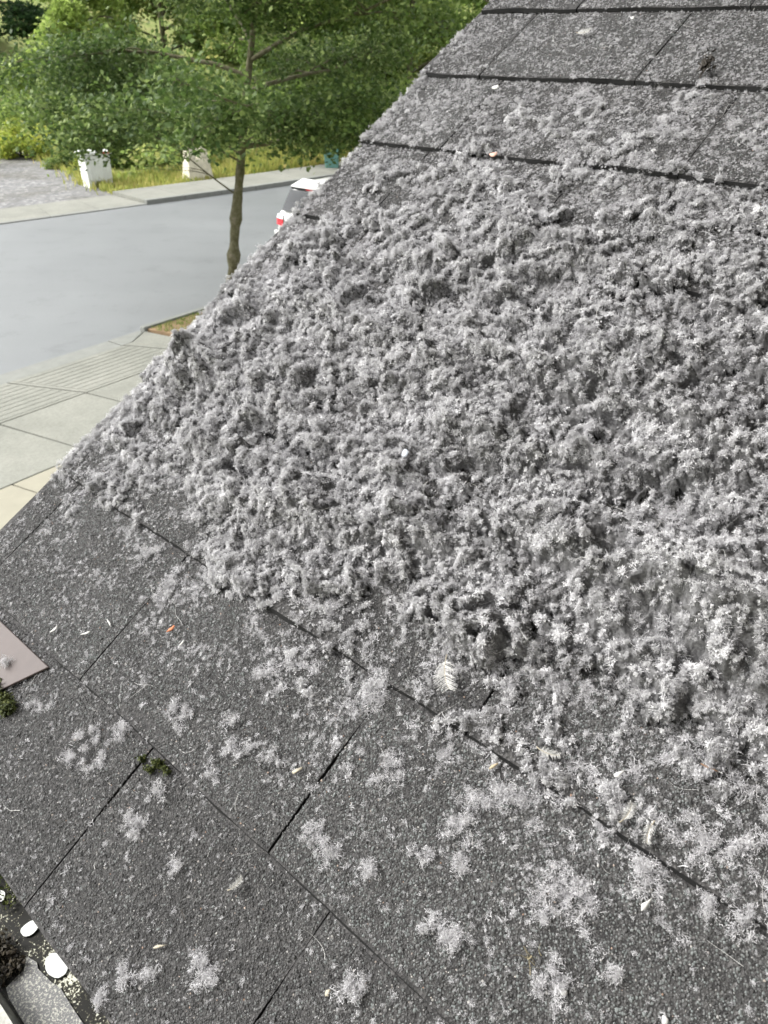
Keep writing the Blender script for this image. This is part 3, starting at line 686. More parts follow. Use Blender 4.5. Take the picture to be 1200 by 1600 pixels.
gr = scatter_object('granules', [stone(rg) for _ in range(5)], P3, rg.uniform(0, 6.28, (n3, 3)), (rg.lognormal(0, 0.22, n3) * np.where(tone3 > .93, .72, 1))[:, None] * np.array([1.1, 0.95, 0.8]), tone3, M_GRAN, deck, None, rg)
tag(gr, kind='stuff')
print('granules', n3, 'fluff', n1, 'loose', n2, 'mat', len(q))

# ------------------------------------------------------------------ gutter contents
patch('sky_reflection_patch', [(2.90, .0150), (2.868, .0137), (2.832, .0154), (2.72, .0135), (2.653, .0109), (2.544, .0118), (2.413, .0122), (2.2, .0118), (2.05, .014), (2.05, .040), (2.651, .0405), (2.80, .040), (2.863, .0381), (2.879, .0272), (2.875, .0235), (2.939, .0168)], -0.0400, M_SKYREFL)  # flat patch coloured like sky mirrored in the gutter water
def oval(pts):
    p = np.array(pts); c = p.mean(0); out = []
    for k in range(len(p)):                       # round the corners
        a, b, d = p[k - 1], p[k], p[(k + 1) % len(p)]
        for t in (0.25, 0.5, 0.75): out.append(tuple((a * (1 - t) ** 2 * .5 + b * (1 - ((1 - t) ** 2 + t ** 2) * .5) + d * t * t * .5)))
    return out
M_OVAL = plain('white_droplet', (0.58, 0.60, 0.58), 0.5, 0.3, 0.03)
for pts in ([(2.854, .0086), (2.857, .0005), (2.757, -.0039), (2.695, .0021), (2.704, .0096), (2.78, .0131)],
            [(3.107, .0113), (3.113, .0029), (3.096, -.0028), (3.04, -.0009), (3.027, .0064), (3.048, .0112)],
            [(2.369, -.0009), (2.366, -.0053), (2.339, -.0071), (2.325, -.0049), (2.338, -.0009)],
            [(3.42, .0055), (3.38, .0035), (3.35, .0062), (3.335, .0092), (3.36, .0115), (3.41, .0115)]):
    patch('white_spot', oval(pts), -0.0392, M_OVAL, 0.0007)
def leafy(rg, C, size, nrm=None, up=0.5):
    """folded rhombus leaves at C; size (n,)"""
    n = len(C)
    d = rg.normal(size=(n, 3)); d[:, 2] = d[:, 2] * 0.6 - 0.15; d /= np.linalg.norm(d, axis=1, keepdims=True)
    nr = rg.normal(size=(n, 3)); nr[:, 2] = np.abs(nr[:, 2]) + up; sd_ = np.cross(d, nr); sd_ /= np.linalg.norm(sd_, axis=1, keepdims=True) + 1e-9
    nr = np.cross(sd_, d)
    L = size[:, None]; W = L * rg.uniform(0.55, 0.85, (n, 1)) * 0.5
    V = np.stack([C - d * L * .5, C + sd_ * W - nr * W * 0.35 - d * L * 0.05, C + d * L * .5 - nr * L * 0.12, C - sd_ * W - nr * W * 0.35 - d * L * 0.05], 1).reshape(-1, 3)
    b = np.arange(n)[:, None] * 4
    F = np.concatenate([b + [[0, 1, 2]], b + [[0, 2, 3]]], 1).reshape(-1, 3)
    return V, F
def leaf_obj(name, rg, C, size, m, parent=None, tone=None, M=None, up=0.5):
    V, F = leafy(rg, C, size, up=up)
    t = rg.uniform(0, 1, len(C)) if tone is None else np.clip(tone, 0, 1)
    return link(name, mesh_np(name, V, F, False, {'rnd': ('FLOAT', 'FACE', np.repeat(t, 2))}), m, parent, M)
# dark rotted leaves and moss in the gutter
gd = [tuple(gpt(a, b, -0.034)) for a, b in zip(rg.uniform(2.90, 3.12, 420), rg.uniform(.021, .040, 420))]
gd = np.array(gd) + rg.normal(size=(420, 3)) * 0.0025
leaf_obj('rotted_leaves', rg, gd, rg.uniform(0.002, 0.0055, 420), leafmat('rotted_leaf', (0.012, 0.010, 0.008), (0.03, 0.024, 0.016), (0.08, 0.07, 0.05), 0.05), gut)
gm = [tuple(gpt(a, b, -0.035)) for a, b in zip(rg.uniform(3.25, 3.9, 500), rg.uniform(-.012, .012, 500))]
leaf_obj('gutter_moss', rg, np.array(gm) + rg.normal(size=(500, 3)) * 0.002, rg.uniform(0.002, 0.004, 500), L_MOSS, gut)

# ------------------------------------------------------------------ things lying on the roof
def rl(u, v, dz=0.0):                      # point on the shingles, roof-local metres
    return np.array([-u, v, float(surf(np.float64(u), np.float64(v))) + dz / S]) * S
def at_roof(u, v, dz=0.0, rz=0.0): return ROOF @ Matrix.Translation(Vector(rl(u, v, dz))) @ Matrix.Rotation(rz, 4, 'Z')
# tan metal flashing lying on the first course
pm = MB()
for (za, zb) in ((0.0050, 0.0075),):
    c8 = [(-5.50, .56), (-4.235, .575), (-4.025, .925), (-5.50, .925)]
    pm.add([(x * S, y * S, za + (0.006 if y < .7 else 0.001)) for x, y in c8] + [(x * S, y * S, zb + (0.006 if y < .7 else 0.001)) for x, y in c8],
           [(3, 2, 1, 0), (4, 5, 6, 7), (0, 1, 5, 4), (1, 2, 6, 5), (2, 3, 7, 6), (3, 0, 4, 7)])
o = pm.build('metal_flashing', plain('mauve_tan_paint', (0.056, 0.042, 0.038), 0.6, 0.35, 0.14, 60), bevel=0.0008, T=Matrix.Translation((4.5 * S, -0.7 * S, 0)))
o.matrix_world = ROOF @ Matrix.Translation((-4.5 * S, 0.7 * S, 0))
tag(o, 'flat mauve-tan metal flashing strip tucked in at the left edge of the picture', 'flashing')
def moss(u, v, ru, rv, n, label):
    kc = rg.normal(size=(9, 2)) * np.array([ru, rv]) * .55; pk = rg.integers(0, 9, n)
    C = np.stack([kc[pk, 0] + rg.normal(size=n) * rv * .28, kc[pk, 1] + rg.normal(size=n) * rv * .28, np.abs(rg.normal(size=n)) * 0.0035 + 0.001], -1) * np.array([S, S, 1])
    tag(leaf_obj('moss_clump', rg, C, rg.uniform(0.0016, 0.0035, n), L_MOSS, None, None, at_roof(u, v)), label, 'moss', 'moss growing on the roof')
moss(4.20, .585, .16, .06, 2600, 'strip of dark green moss growing along the lower edge of the tan flashing')
moss(2.855, .935, .06, .035, 600, 'small tuft of green moss at the top of a shingle slot')

def clump(u, v, a, b, rot, n, label, pale=0, L=0.0042):
    n = int(n * 1.5)
    """wispy clump of lint, a x b metres across"""
    k = max(4, int(n / 48)); n = k * 60
    t_ = rg.uniform(-1, 1, k); cv_ = rg.normal() * .5
    cx = np.stack([(t_ * .42 + rg.normal(size=k) * .13) * a, ((t_ * t_ - .4) * cv_ * .5 + rg.normal(size=k) * .22) * b], -1)
    r = rg.uniform(0.0016, 0.0044, k); pick = np.repeat(np.arange(k), 60)
    d = rg.normal(size=(n, 3)); d /= np.linalg.norm(d, axis=1, keepdims=True); rad = rg.uniform(0, 1, (n, 1)) ** 0.5
    ax2 = rg.normal(size=(k, 3)); ax2[:, 2] *= .4; ax2 /= np.linalg.norm(ax2, axis=1, keepdims=True)
    C = d * rad * r[pick][:, None]; C += ax2[pick] * (C * ax2[pick]).sum(1, keepdims=True) * 1.0; C[:, 2] = np.abs(C[:, 2]) * .8 + (rg.uniform(0, .007, k) * np.exp(-(t_ * 1.2) ** 2))[pick]; C[:, :2] += cx[pick]
    cores = [stone(rg, r[q] * .12) for q in range(k)]; base = np.stack([C[pick == q].mean(0) for q in range(k)])
    c, s = math.cos(rot), math.sin(rot); base[:, :2] = base[:, :2] @ np.array([[c, s], [-s, c]]); C[:, :2] = C[:, :2] @ np.array([[c, s], [-s, c]])
    V, F = fibres(rg, n, lambda m: C, L, 0.00027, 6, 2.0, 0.75)
    F = np.concatenate([F[:, [0, 1, 2]], F[:, [0, 2, 3]]])
    for q, (Vq, Fq) in enumerate(cores):
        F = np.concatenate([F, Fq + len(V)]); V = np.concatenate([V, Vq * rg.uniform(.7, 1.5, 3) + base[q]])
    V[:, 2] = np.maximum(V[:, 2], 0.0003)
    o = link('lint_clump', mesh_np('lint_clump', V, F), M_CLUMP, None, at_roof(u, v))
    tag(o, label, 'lint clump', 'lint clumps lying on bare shingles'); return o
CL = [
 (3.332,0.721,0.0384,0.0503,0.5,900,'large wispy grey lint clump between the tan flashing and the moss tuft'),
 (3.207,0.930,0.0192,0.0355,0.2,330,'upright grey lint clump just right of the largest clump near the flashing'),
 (2.715,0.658,0.0255,0.0327,0.0,520,'starry grey lint clump below the small moss tuft'),
 (1.895,0.473,0.0326,0.0286,0.4,650,'spiky grey lint clump nearest the gutter end at the bottom'),
 (1.266,0.824,0.0175,0.0210,0.0,560,'compact bluish-grey square lint clump at the bottom edge of the picture'),
 (1.008,1.263,0.0292,0.0181,0.2,520,'arched grey lint clump with wispy ends below the middle of the roof'),
 (1.125,1.209,0.0072,0.0157,-0.4,160,'small bright white lint tuft just left of the arched clump'),
 (0.684,1.645,0.0400,0.0460,0.4,1500,'biggest stringy lint clump lying on bare shingles at lower right'),
 (0.491,1.899,0.0198,0.0289,-0.3,620,'soft rounded lint clump right of the biggest stringy clump'),
 (0.589,1.370,0.0177,0.0255,0.3,520,'fuzzy lint clump at lower right just above a white pebble'),
 (1.683,1.658,0.0208,0.0313,0.2,520,'rounded lint clump with a white quill below it, mid roof'),
 (1.823,1.213,0.0116,0.0196,0.3,300,'small upright lint clump right of a shingle slot'),
 (1.708,1.193,0.0211,0.0162,-0.2,420,'crescent lint clump directly under a smaller upright clump'),
 (2.948,1.209,0.0283,0.0241,0.0,560,'bright oval lint clump above and right of the moss tuft'),
 (3.986,1.840,0.0233,0.0396,0.3,480,'curled lint clump with a dark hollow near the left edge of the heap'),
 (3.651,1.750,0.0271,0.0406,0.3,620,'lint clump straddling the top of a slot left of the heap'),
 (2.451,1.280,0.0236,0.0238,0.2,420,'loose lint clump between two shingle slots left of the middle'),
 (1.248,1.717,0.0179,0.0411,-0.2,700,'long vertical lint streak below the heap, right of the middle'),
 (1.139,1.541,0.0124,0.0218,0.0,330,'lower lint clump under the long vertical streak'),
 (1.122,1.877,0.0253,0.0243,0.4,600,'ragged lint clump just below the heap right of the long streak'),
 (1.974,1.891,0.0259,0.0387,0.2,800,'dense lint clump hanging from the lower edge of the heap'),
 (2.663,1.670,0.0187,0.0155,0.0,300,'small flat lint clump in open shingle left of the heap'),
 (2.606,1.382,0.0152,0.0128,0.3,220,'tiny lint clump above the loose clump between the slots'),
 (2.203,0.168,0.0132,0.0172,0.3,260,'small lint tuft beside the gutter, upper one of three'),
 (2.244,0.046,0.0105,0.0131,0.0,220,'small lint tuft hanging over the gutter edge'),
 (2.123,0.244,0.0105,0.0171,-0.4,200,'slender lint tuft beside the gutter, rightmost of three'),
 (2.331,0.645,0.0121,0.0117,0.0,200,'single small lint speck cluster in the middle of the lowest left shingle'),
 (0.320,2.141,0.0151,0.0190,0.2,380,'lint clump near the right edge among loose specks'),
 (0.407,1.540,0.0094,0.0092,0.0,200,'small lint tuft in the lower right corner area'),
 (0.230,1.950,0.0095,0.0168,0.3,260,'thin lint clump below a shingle edge at far lower right'),
 (1.469,1.239,0.0153,0.0127,0.2,260,'flat lint clump left of centre on the lower shingle'),
 (1.317,1.442,0.0118,0.0116,0.0,220,'wispy small lint clump between two larger ones mid bottom'),
 (2.739,0.835,0.0169,0.0103,0.0,220,'thin pale lint wisp directly below the moss tuft'),
 (3.858,0.728,0.0251,0.0131,0.5,260,'lint wisp lying against the moss under the tan flashing'),
 (0.231,2.187,0.0149,0.0257,0.1,420,'feathery lint clump close to the right border'),
 (3.650,6.430,0.0267,0.0222,0.3,320,'fluffy lint clump alone on the upper shingles'),
 (2.595,6.383,0.0294,0.0338,0.5,420,'wispy lint clump on the upper shingles towards the right'),
 (4.795,6.057,0.0387,0.0241,0.1,420,'lint clump draped over a shingle edge near the roof rim'),
 (2.756,6.069,0.0401,0.0185,0.1,420,'low lint clump piled along an upper shingle edge'),
 (2.243,1.362,0.0192,0.0122,0.2,240,'faint lint wisp left of the long shingle slot'),
 (2.481,1.093,0.0127,0.0112,0.2,160,'very small lint wisp above the lowest left shingle'),
 (0.110,1.975,0.0143,0.0205,0.2,320,'pale lint clump in the right corner under a shingle edge'),
]
for u_, v_, a_, b_, r_, n_, lab in CL: clump(u_, v_, a_, b_, r_, n_, lab)
clump(4.35, .74, .012, .010, 0, 160, 'small lint clump resting on the tan flashing').matrix_world = ROOF @ Matrix.Translation((-4.33 * S, .78 * S, 0.0105))

# scraps: feathers, flakes, splinters, leaf bits
M_CREAM = plain('cream_splinter', (0.32, 0.29, 0.23), 0.7, 0.2, 0.15, 200)
def flake(name, u, v, a, b, rot, label, m, cat, dz=0.006, bend=0.3, pts=10, tip=0.0):
    ring = []; a, b = a * .8, b * .8
    for k in range(pts):
        t = 2 * math.pi * k / pts; r = 0.88 + 0.16 * rg.normal() * (1 if pts < 12 else .5)
        ring.append((a * .5 * r * math.cos(t) * (1 + tip * math.cos(t)), b * .5 * r * math.sin(t) * (1 - tip * math.cos(t))))
    zf = lambda x, y: bend * a * ((x / a) ** 2 - 0.1) + 0.15 * b * (y / b)
    V = [(0, 0, zf(0, 0))] + [(x, y, zf(x, y)) for x, y in ring]; n0 = len(V); V += [(x, y, z - 0.0006) for x, y, z in V]
    F = [(0, 1 + k, 1 + (k + 1) % pts) for k in range(pts)] + [(n0, n0 + 1 + (k + 1) % pts, n0 + 1 + k) for k in range(pts)]
    F += [(1 + k, n0 + 1 + k, n0 + 1 + (k + 1) % pts, 1 + (k + 1) % pts) for k in range(pts)]
    o = link(name, mesh_np(name, np.array(V), F, True), m, None, at_roof(u, v, dz, rot)); tag(o, label, cat); return o
def feather(u, v, L, W, rot, label, dz=0.006, n=150):
    t = empty('feather', M=at_roof(u, v, dz, rot)); tag(t, label, 'feather')
    s = np.linspace(-0.5, 0.5, 9); P = np.stack([s * L, 0.10 * L * (s * s * 4), 0.12 * L * s * s], -1); w = np.linspace(0.0005, 0.0002, 9)
    V = np.concatenate([P + np.array([0, 1, 0]) * w[:, None], P - np.array([0, 1, 0]) * w[:, None], P + np.array([0, 0, 1]) * w[:, None]])
    F = np.concatenate([np.stack([np.arange(8) + a, np.arange(8) + 1 + a, np.arange(8) + 1 + b, np.arange(8) + b], -1) for a, b in ((0, 9), (9, 18), (18, 0))])
    link('shaft', mesh_np('shaft', V, F), M_CREAM, t)
    C = []; FF = []
    for k in range(n):
        q = rg.uniform(-0.32, 0.5); sg = 1 if k % 2 else -1; ln = W * .5 * (1 - (q * 1.6) ** 2 * .6) * rg.uniform(.35, 1.2); b = len(C)
        x0 = np.array([q * L, 0.4 * L * q * q, 0.12 * L * q * q]); pth = [x0 + np.array([ln * .55 * j + ln * .15 * j * j, sg * ln * j, abs(rg.normal()) * 0.0016 * j]) for j in (0, .33, .66, 1)]
        for j, pnt in enumerate(pth): ww = 0.00017 * (1 - j * .2); C += [pnt + np.array([ww, 0, 0]), pnt - np.array([ww, 0, 0])]
        FF += [(b + 2 * j, b + 2 * j + 1, b + 2 * j + 3, b + 2 * j + 2) for j in range(3)]
    link('vane', mesh_np('vane', np.array(C), FF), M_WHITE, t); return t
feather(4.016, 7.604, .017, .012, 0.2, 'white downy feather on the topmost full row of shingles')
feather(1.679, 2.184, .026, .016, -0.9, 'large pale feather with splayed barbs at the lower edge of the heap', 0.012)
feather(1.994, 0.798, .013, .005, 1.3, 'slim white feather curled on the lowest left shingle')
feather(0.535, 2.062, .014, .006, -1.4, 'cream plume standing on end at lower right, right of the paired plume')
feather(0.636, 2.075, .014, .006, 1.5, 'cream plume at lower right, left of the paired plume')
feather(1.054, 2.116, .016, .006, 0.2, 'flat straw-tipped feather lying under the right part of the heap')
flake('white_flake', 4.407, 6.813, .0125, .0085, 0.3, 'round white shell-like flake at the top of an upper shingle slot', M_WHITE, 'flake', .008, .5)
flake('white_flake', 3.666, 7.837, .007, .006, 0.0, 'small white flake high up near the top of the picture', M_WHITE, 'flake')
flake('white_flake', 0.749, 2.195, .0095, .0042, 1.1, 'white pointed flake just under the heap at lower right', M_WHITE, 'flake', .007, .3, 8, .3)
flake('white_flake', 0.423, 1.813, .0125, .0042, 1.3, 'long white flake beside the soft rounded lint clump', M_WHITE, 'flake', .007, .2, 9, .25)
flake('white_flake', 1.144, 2.895, .0075, .0042, -0.4, 'white paper flake half buried in the heap at right', M_WHITE, 'flake', .020)
flake('white_flake', 2.668, 3.183, .0085, .0105, 0.4, 'bluish-white paper flake lying on top of the heap in the middle', plain('bluish_paper', (0.40, 0.43, 0.47), 0.7), 'flake', .022, .5)
flake('white_flake', 0.398, 2.818, .012, .008, 0.9, 'white curled flake cut by the right border', M_WHITE, 'flake', .016, .6)
flake('white_flake', 4.177, 1.122, .012, .0032, 1.4, 'white crescent sliver left of two others on the flashing shingle', M_WHITE, 'flake', .004, .4)
flake('white_flake', 3.830, 1.362, .013, .0026, -0.3, 'thin white curl nearest the slot on the flashing shingle', M_WHITE, 'flake', .004, .5)
flake('white_flake', 3.929, 1.227, .014, .0030, 0.8, 'middle one of three white slivers on the flashing shingle', M_WHITE, 'flake', .004, .4)
flake('white_flake', 3.244, 1.533, .0075, .0022, 1.5, 'small clean white sliver right below the orange leaf scrap', M_WHITE, 'flake', .004, .1)
flake('pale_splinter', 2.087, 1.376, .014, .0032, 1.0, 'cream wood splinter left of the long shingle slot', M_CREAM, 'splinter', .004, .05, 8, .3)
flake('pale_splinter', 2.151, 0.366, .012, .0026, 0.8, 'pale splinter on the lowest left shingle near the gutter', M_CREAM, 'splinter', .004, .05, 8, .3)
flake('pale_splinter', 1.246, 1.936, .012, .0028, 1.2, 'straw-coloured splinter below the heap right of the middle', plain('straw', (0.30, 0.25, 0.17), 0.8), 'splinter', .006, .05, 8, .3)
flake('leaf_scrap', 3.374, 1.562, .0125, .0042, 1.3, 'small orange-brown leaf scrap left of the heap', plain('orange_leaf', (0.36, 0.13, 0.06), 0.7, .3, .3, 300), 'leaf scrap', .006, .6)
flake('leaf_scrap', 3.873, 5.963, .0125, .0095, 0.4, 'pinkish brown leaf scrap caught under an upper shingle edge', plain('pink_leaf', (0.46, 0.29, 0.23), 0.7, .3, .2, 300), 'leaf scrap', .010, .6)
flake('leaf_scrap', 1.827, 2.520, .006, .005, 0.4, 'tiny pink shred in the lower part of the heap', plain('pink_shred', (0.45, 0.3, 0.3), 0.8), 'leaf scrap', .018, .6)
flake('leaf_scrap', 0.454, 2.425, .014, .0018, 0.1, 'thin rust-coloured stem at right below the heap', plain('rust_stem', (0.17, 0.10, 0.06), 0.8), 'leaf scrap', .006, .1)
flake('pebble', 0.531, 1.357, .0058, .0048, 0.6, 'small white pebble under the fuzzy lower right clump', M_WHITE, 'pebble', .003, -.5)
flake('pebble', 1.338, 0.750, .0042, .0056, 0.2, 'cream pebble left of the compact bluish clump', M_CREAM, 'pebble', .003, -.5)
flake('pebble', 0.188, 1.508, .0050, .0056, 0.2, 'white pebble at the very bottom edge near the right', M_WHITE, 'pebble', .003, -.5)
# dark withered leaf standing on an upper shingle
tw = empty('withered_leaf', M=at_roof(2.681, 7.121, .0)); tag(tw, 'dark withered leaf standing on an upper shingle edge at right', 'leaf')
M_TWIG = plain('dark_twig', (0.03, 0.025, 0.02), 0.8)
Cw = rg.normal(size=(40, 3)) * np.array([.004, .003, .005]) + np.array([0, 0, .012]); V, F = leafy(rg, Cw, rg.uniform(.004, .009, 40))
link('blade', mesh_np('blade', V, F), M_TWIG, tw)
sm = MB(); sm.hexa([(-.006, -.008, 0), (-.005, -.008, 0), (.0008, 0, .008), (-.0008, 0, .008), (-.006, -.007, .001), (-.005, -.007, .001), (.0008, .001, .012), (-.0008, .001, .012)]); sm.build('stalk', M_TWIG, tw)
ds = fibres(rg, 9, lambda n: rg.normal(size=(n, 3)) * .002 + np.array([0, 0, .003]), .013, .0007, 4, .5, .5)
tag(link('dry_stalk', mesh_np('dry_stalk', *ds), plain('yellow_stalk', (0.17, 0.145, 0.09), 0.8), None, at_roof(0.698, 1.385)), 'yellowish forked dry stalk at lower right left of the fuzzy clump', 'stalk')
tag(link('pine_needle', mesh_np('pine_needle', *fibres(rg, 2, lambda n: np.zeros((n, 3)) + np.array([0, 0, .002]), .012, .001, 4, .2, .1)), M_TWIG, None, at_roof(2.147, 0.535)), 'short dark needle lying on the shingle beside the gutter', 'needle')

# ------------------------------------------------------------------ trees and shrubs
def tube(path, rad, seg=7):
    P = np.asarray(path, float); n = len(P); T = np.gradient(P, axis=0); T /= np.linalg.norm(T, axis=1, keepdims=True) + 1e-9
    ref = np.array([0.31, 0.95, 0.05]); A = np.cross(T, ref); A /= np.linalg.norm(A, axis=1, keepdims=True) + 1e-9; B = np.cross(T, A)
    t = np.linspace(0, 2 * np.pi, seg, endpoint=False)
    V = P[:, None] + (A[:, None] * np.cos(t)[None, :, None] + B[:, None] * np.sin(t)[None, :, None]) * np.asarray(rad)[:, None, None]
    i = np.arange(n - 1)[:, None] * seg; j = np.arange(seg)[None]; k = (np.arange(seg) + 1)[None] % seg
    F = np.stack([i + j, i + k, i + seg + k, i + seg + j], -1).reshape(-1, 4)
    return V.reshape(-1, 3), F
def merge(parts):
    Vs, Fs, b = [], [], 0
    for V, F in parts: Vs.append(V); Fs.append(F + b); b += len(V)
    return np.concatenate(Vs), np.concatenate(Fs)
def tree(name, base, label, cat, m, height, clear, spread, r0, nlimb, nleaf, lsize, seed, group=None, droop=0.0, lean=(0, 0), extra=(), knots=False, top=0.35, sig=0.22, up=0.5, zmin=-1):
    rg = np.random.default_rng(seed); root = empty(name, base); tag(root, label, cat, group)
    k = 16; s = np.linspace(0, 1, k); wob = np.cumsum(rg.normal(size=(k, 2)) * 0.012 * height / 8, axis=0); wob -= wob[0]
    tp = np.stack([lean[0] * s * height + wob[:, 0], lean[1] * s * height + wob[:, 1], s * height * 0.93], -1)
    tr_ = r0 * (1 - 0.88 * s) * (1 + 0.35 * np.exp(-s * 30))
    if knots: 
        kk = 60; s2 = np.linspace(0, 1, kk); tp = np.stack([np.interp(s2, s, tp[:, i]) for i in range(3)], -1); tr_ = np.interp(s2, s, tr_)
        tr_ = tr_ * (1 + 0.10 * rg.normal(size=kk) * (s2 < .4)); s = s2
        for zk, am in ((0.98, .25), (1.10, .35), (1.72, .40), (1.86, .30)): tr_ = tr_ * (1 + am * np.exp(-((s * height * .93 - zk) / 0.055) ** 2))
    parts = [tube(tp, tr_, 10)]; ends = []
    def grow(p0, az, el, L, r, lv, curve):
        q = 7; pts = [np.array(p0)]; a, e = az, el
        for i in range(q):
            pts.append(pts[-1] + L / q * np.array([math.cos(a) * math.cos(e), math.sin(a) * math.cos(e), math.sin(e)]))
            a += rg.normal() * 0.16; e += curve / q + rg.normal() * 0.08
        pts = np.array(pts); parts.append(tube(pts, r * np.linspace(1, .25, q + 1), 6 if lv < 2 else 4))
        if lv < 2:
            for i in range(7 if lv == 0 else 4):
                f_ = rg.uniform(.2, 1) if lv == 0 else rg.uniform(.25, 1); j = min(int(f_ * q), q - 1)
                pp = pts[j] + (pts[j + 1] - pts[j]) * (f_ * q - j)
                grow(pp, a + (1 if i % 2 else -1) * rg.uniform(.4, 1.2), e + rg.uniform(-.15, .35), L * rg.uniform(.3, .5), r * .45, lv + 1, -0.3 - droop)
        if lv >= 1: ends.append((pts, L))
    for i in range(nlimb):
        f_ = (i + .5) / nlimb; z = clear + (height * .92 - clear) * f_ ** 0.85
        pz = np.array([np.interp(z / (height * .93), s, tp[:, j]) for j in range(3)])
        Lb = spread * (1 - (1 - top) * f_) * rg.uniform(.8, 1.15)
        grow(pz, i * 2.399 + rg.uniform(-.3, .3), .18 + .75 * f_ + rg.uniform(-.12, .12), Lb, r0 * (.42 - .22 * f_), 0, -0.25 - droop)
    for (z, az, el, L) in extra:
        pz = np.array([np.interp(z / (height * .93), s, tp[:, j]) for j in range(3)]); grow(pz, az, el, L, r0 * .16, 0, -0.5)
    wts = np.array([L for _, L in ends]); wts /= wts.sum(); pk = rg.choice(len(ends), nleaf, p=wts); tt = rg.uniform(.15, 1.05, nleaf) * 7
    PT = np.stack([e[0] for e in ends]); j = np.minimum(tt.astype(int), 6); fr_ = (tt - j)[:, None]
    C = PT[pk, j] * (1 - fr_) + PT[pk, j + 1] * fr_ + rg.normal(size=(nleaf, 3)) * sig * np.array([1, 1, .8]) * (spread / 4)
    tone = np.clip(rg.normal(.42, .2, nleaf) + 0.18 * rg.normal(size=len(ends))[pk], 0, 1)
    kz = (C[:, 0] > (-3.9 + rg.normal(size=nleaf) * .2 if zmin > 0 else -99)) & (C[:, 2] > zmin + rg.normal(size=nleaf) * .12 + .5 * (np.abs(C[:, 0] + .3) < 1.2)); C, tone = C[kz], tone[kz]; nleaf = len(C)
    V, F = merge(parts); link('trunk', mesh_np('trunk', V, F, True), M_BARK, root)
    leaf_obj('crown', rg, C, lsize * rg.uniform(.6, 1.35, nleaf), m, root, tone, up=up)
    return root
def shrub(name, x, y, z, rx, rz_, n, lsize, m, label, seed, group=None, cat='shrub'):
    rg = np.random.default_rng(seed); root = empty(name, (x, y, z)); tag(root, label, cat, group)
    k = max(6, int(n / 160)); d = rg.normal(size=(k, 3)); d /= np.linalg.norm(d, axis=1, keepdims=True); d[:, 2] = np.abs(d[:, 2])
    cc_ = d * rg.uniform(.35, .85, (k, 1)) * np.array([rx, rx, rz_]); pk = rg.integers(0, k, n)
    dd = rg.normal(size=(n, 3)); dd /= np.linalg.norm(dd, axis=1, keepdims=True)
    C = cc_[pk] + dd * rg.uniform(.3, 1, (n, 1)) * np.array([rx, rx, rz_]) * .34; C[:, 2] = np.abs(C[:, 2])
    stems = [tube(np.stack([np.linspace(0, c[0], 5), np.linspace(0, c[1], 5), np.linspace(-.05, c[2], 5) ** 1], -1), np.linspace(.03, .008, 5), 5) for c in cc_[:14]]
    V, F = merge(stems); link('stem', mesh_np('stem', V, F), M_BARK, root)
    tone = np.clip(rg.normal(.45, .2, n) + .15 * rg.normal(size=k)[pk], 0, 1)
    leaf_obj('foliage', rg, C, lsize * rg.uniform(.6, 1.4, n), m, root, tone); return root

tree('street_tree', (-2.93, 14.31, 0.04), 'nearest street tree with mottled knobbly trunk growing in the verge beside the road', 'tree', L_STREET, 7.6, 2.65, 4.2, 0.105, 20, 125000, 0.078, 3,
     lean=(.18, .0), extra=((2.06, R(165), R(32), 2.3), (2.6, R(185), R(30), 2.5), (2.7, R(150), R(28), 2.7), (2.8, R(215), R(28), 2.5), (2.8, R(20), R(22), 2.6), (2.9, R(-20), R(25), 2.6), (3.0, R(260), R(25), 2.4)), knots=True, zmin=2.68)
bt = [
 (1.08, 37, 'broad light green tree right of the street tree, beside the roof edge', L_LIGHT, 10.5, 1.0, 5.6, .2, 18, 52000, .19, 21, .0),
 (-2.10, 36, 'deep green tree standing directly behind the parked car', L_MAPLE, 9.0, .8, 4.4, .2, 16, 40000, .19, 22, .0),
 (5.33, 46, 'bright green tree furthest right, half hidden by the roof', L_LIGHT, 13, 1.0, 6.5, .2, 18, 36000, .24, 23, .0),
 (-6.80, 47, 'tall shady tree seen through the crown of the street tree', L_MAPLE, 12, 1.2, 6.0, .22, 18, 36000, .24, 24, .0),
 (-16.97, 50, 'drooping olive-green tree at the upper left', L_OLIVE, 9.5, 0.6, 4.8, .2, 18, 42000, .20, 25, .9),
 (-27.19, 62, 'dark evergreen tree in the top left corner', L_DARK, 11, .8, 5.0, .25, 18, 30000, .26, 26, .2),
 (-14.19, 58, 'dull green tree far behind the olive tree', L_BRAMBLE, 12, 1.0, 6.5, .25, 18, 34000, .27, 27, .2),
]
for x, y, lab, m, h_, cl_, sp_, r_, nl, nlf, ls, sdn, dr in bt:
    tree('roadside_tree', (x, y, float(hill_z(np.float64(x), np.float64(y))) if hill_z(np.float64(x), np.float64(y)) > 0 else 0), lab, 'tree', m, h_, cl_, sp_, r_, nl, nlf, ls, sdn, 'trees on the bank across the road', dr)
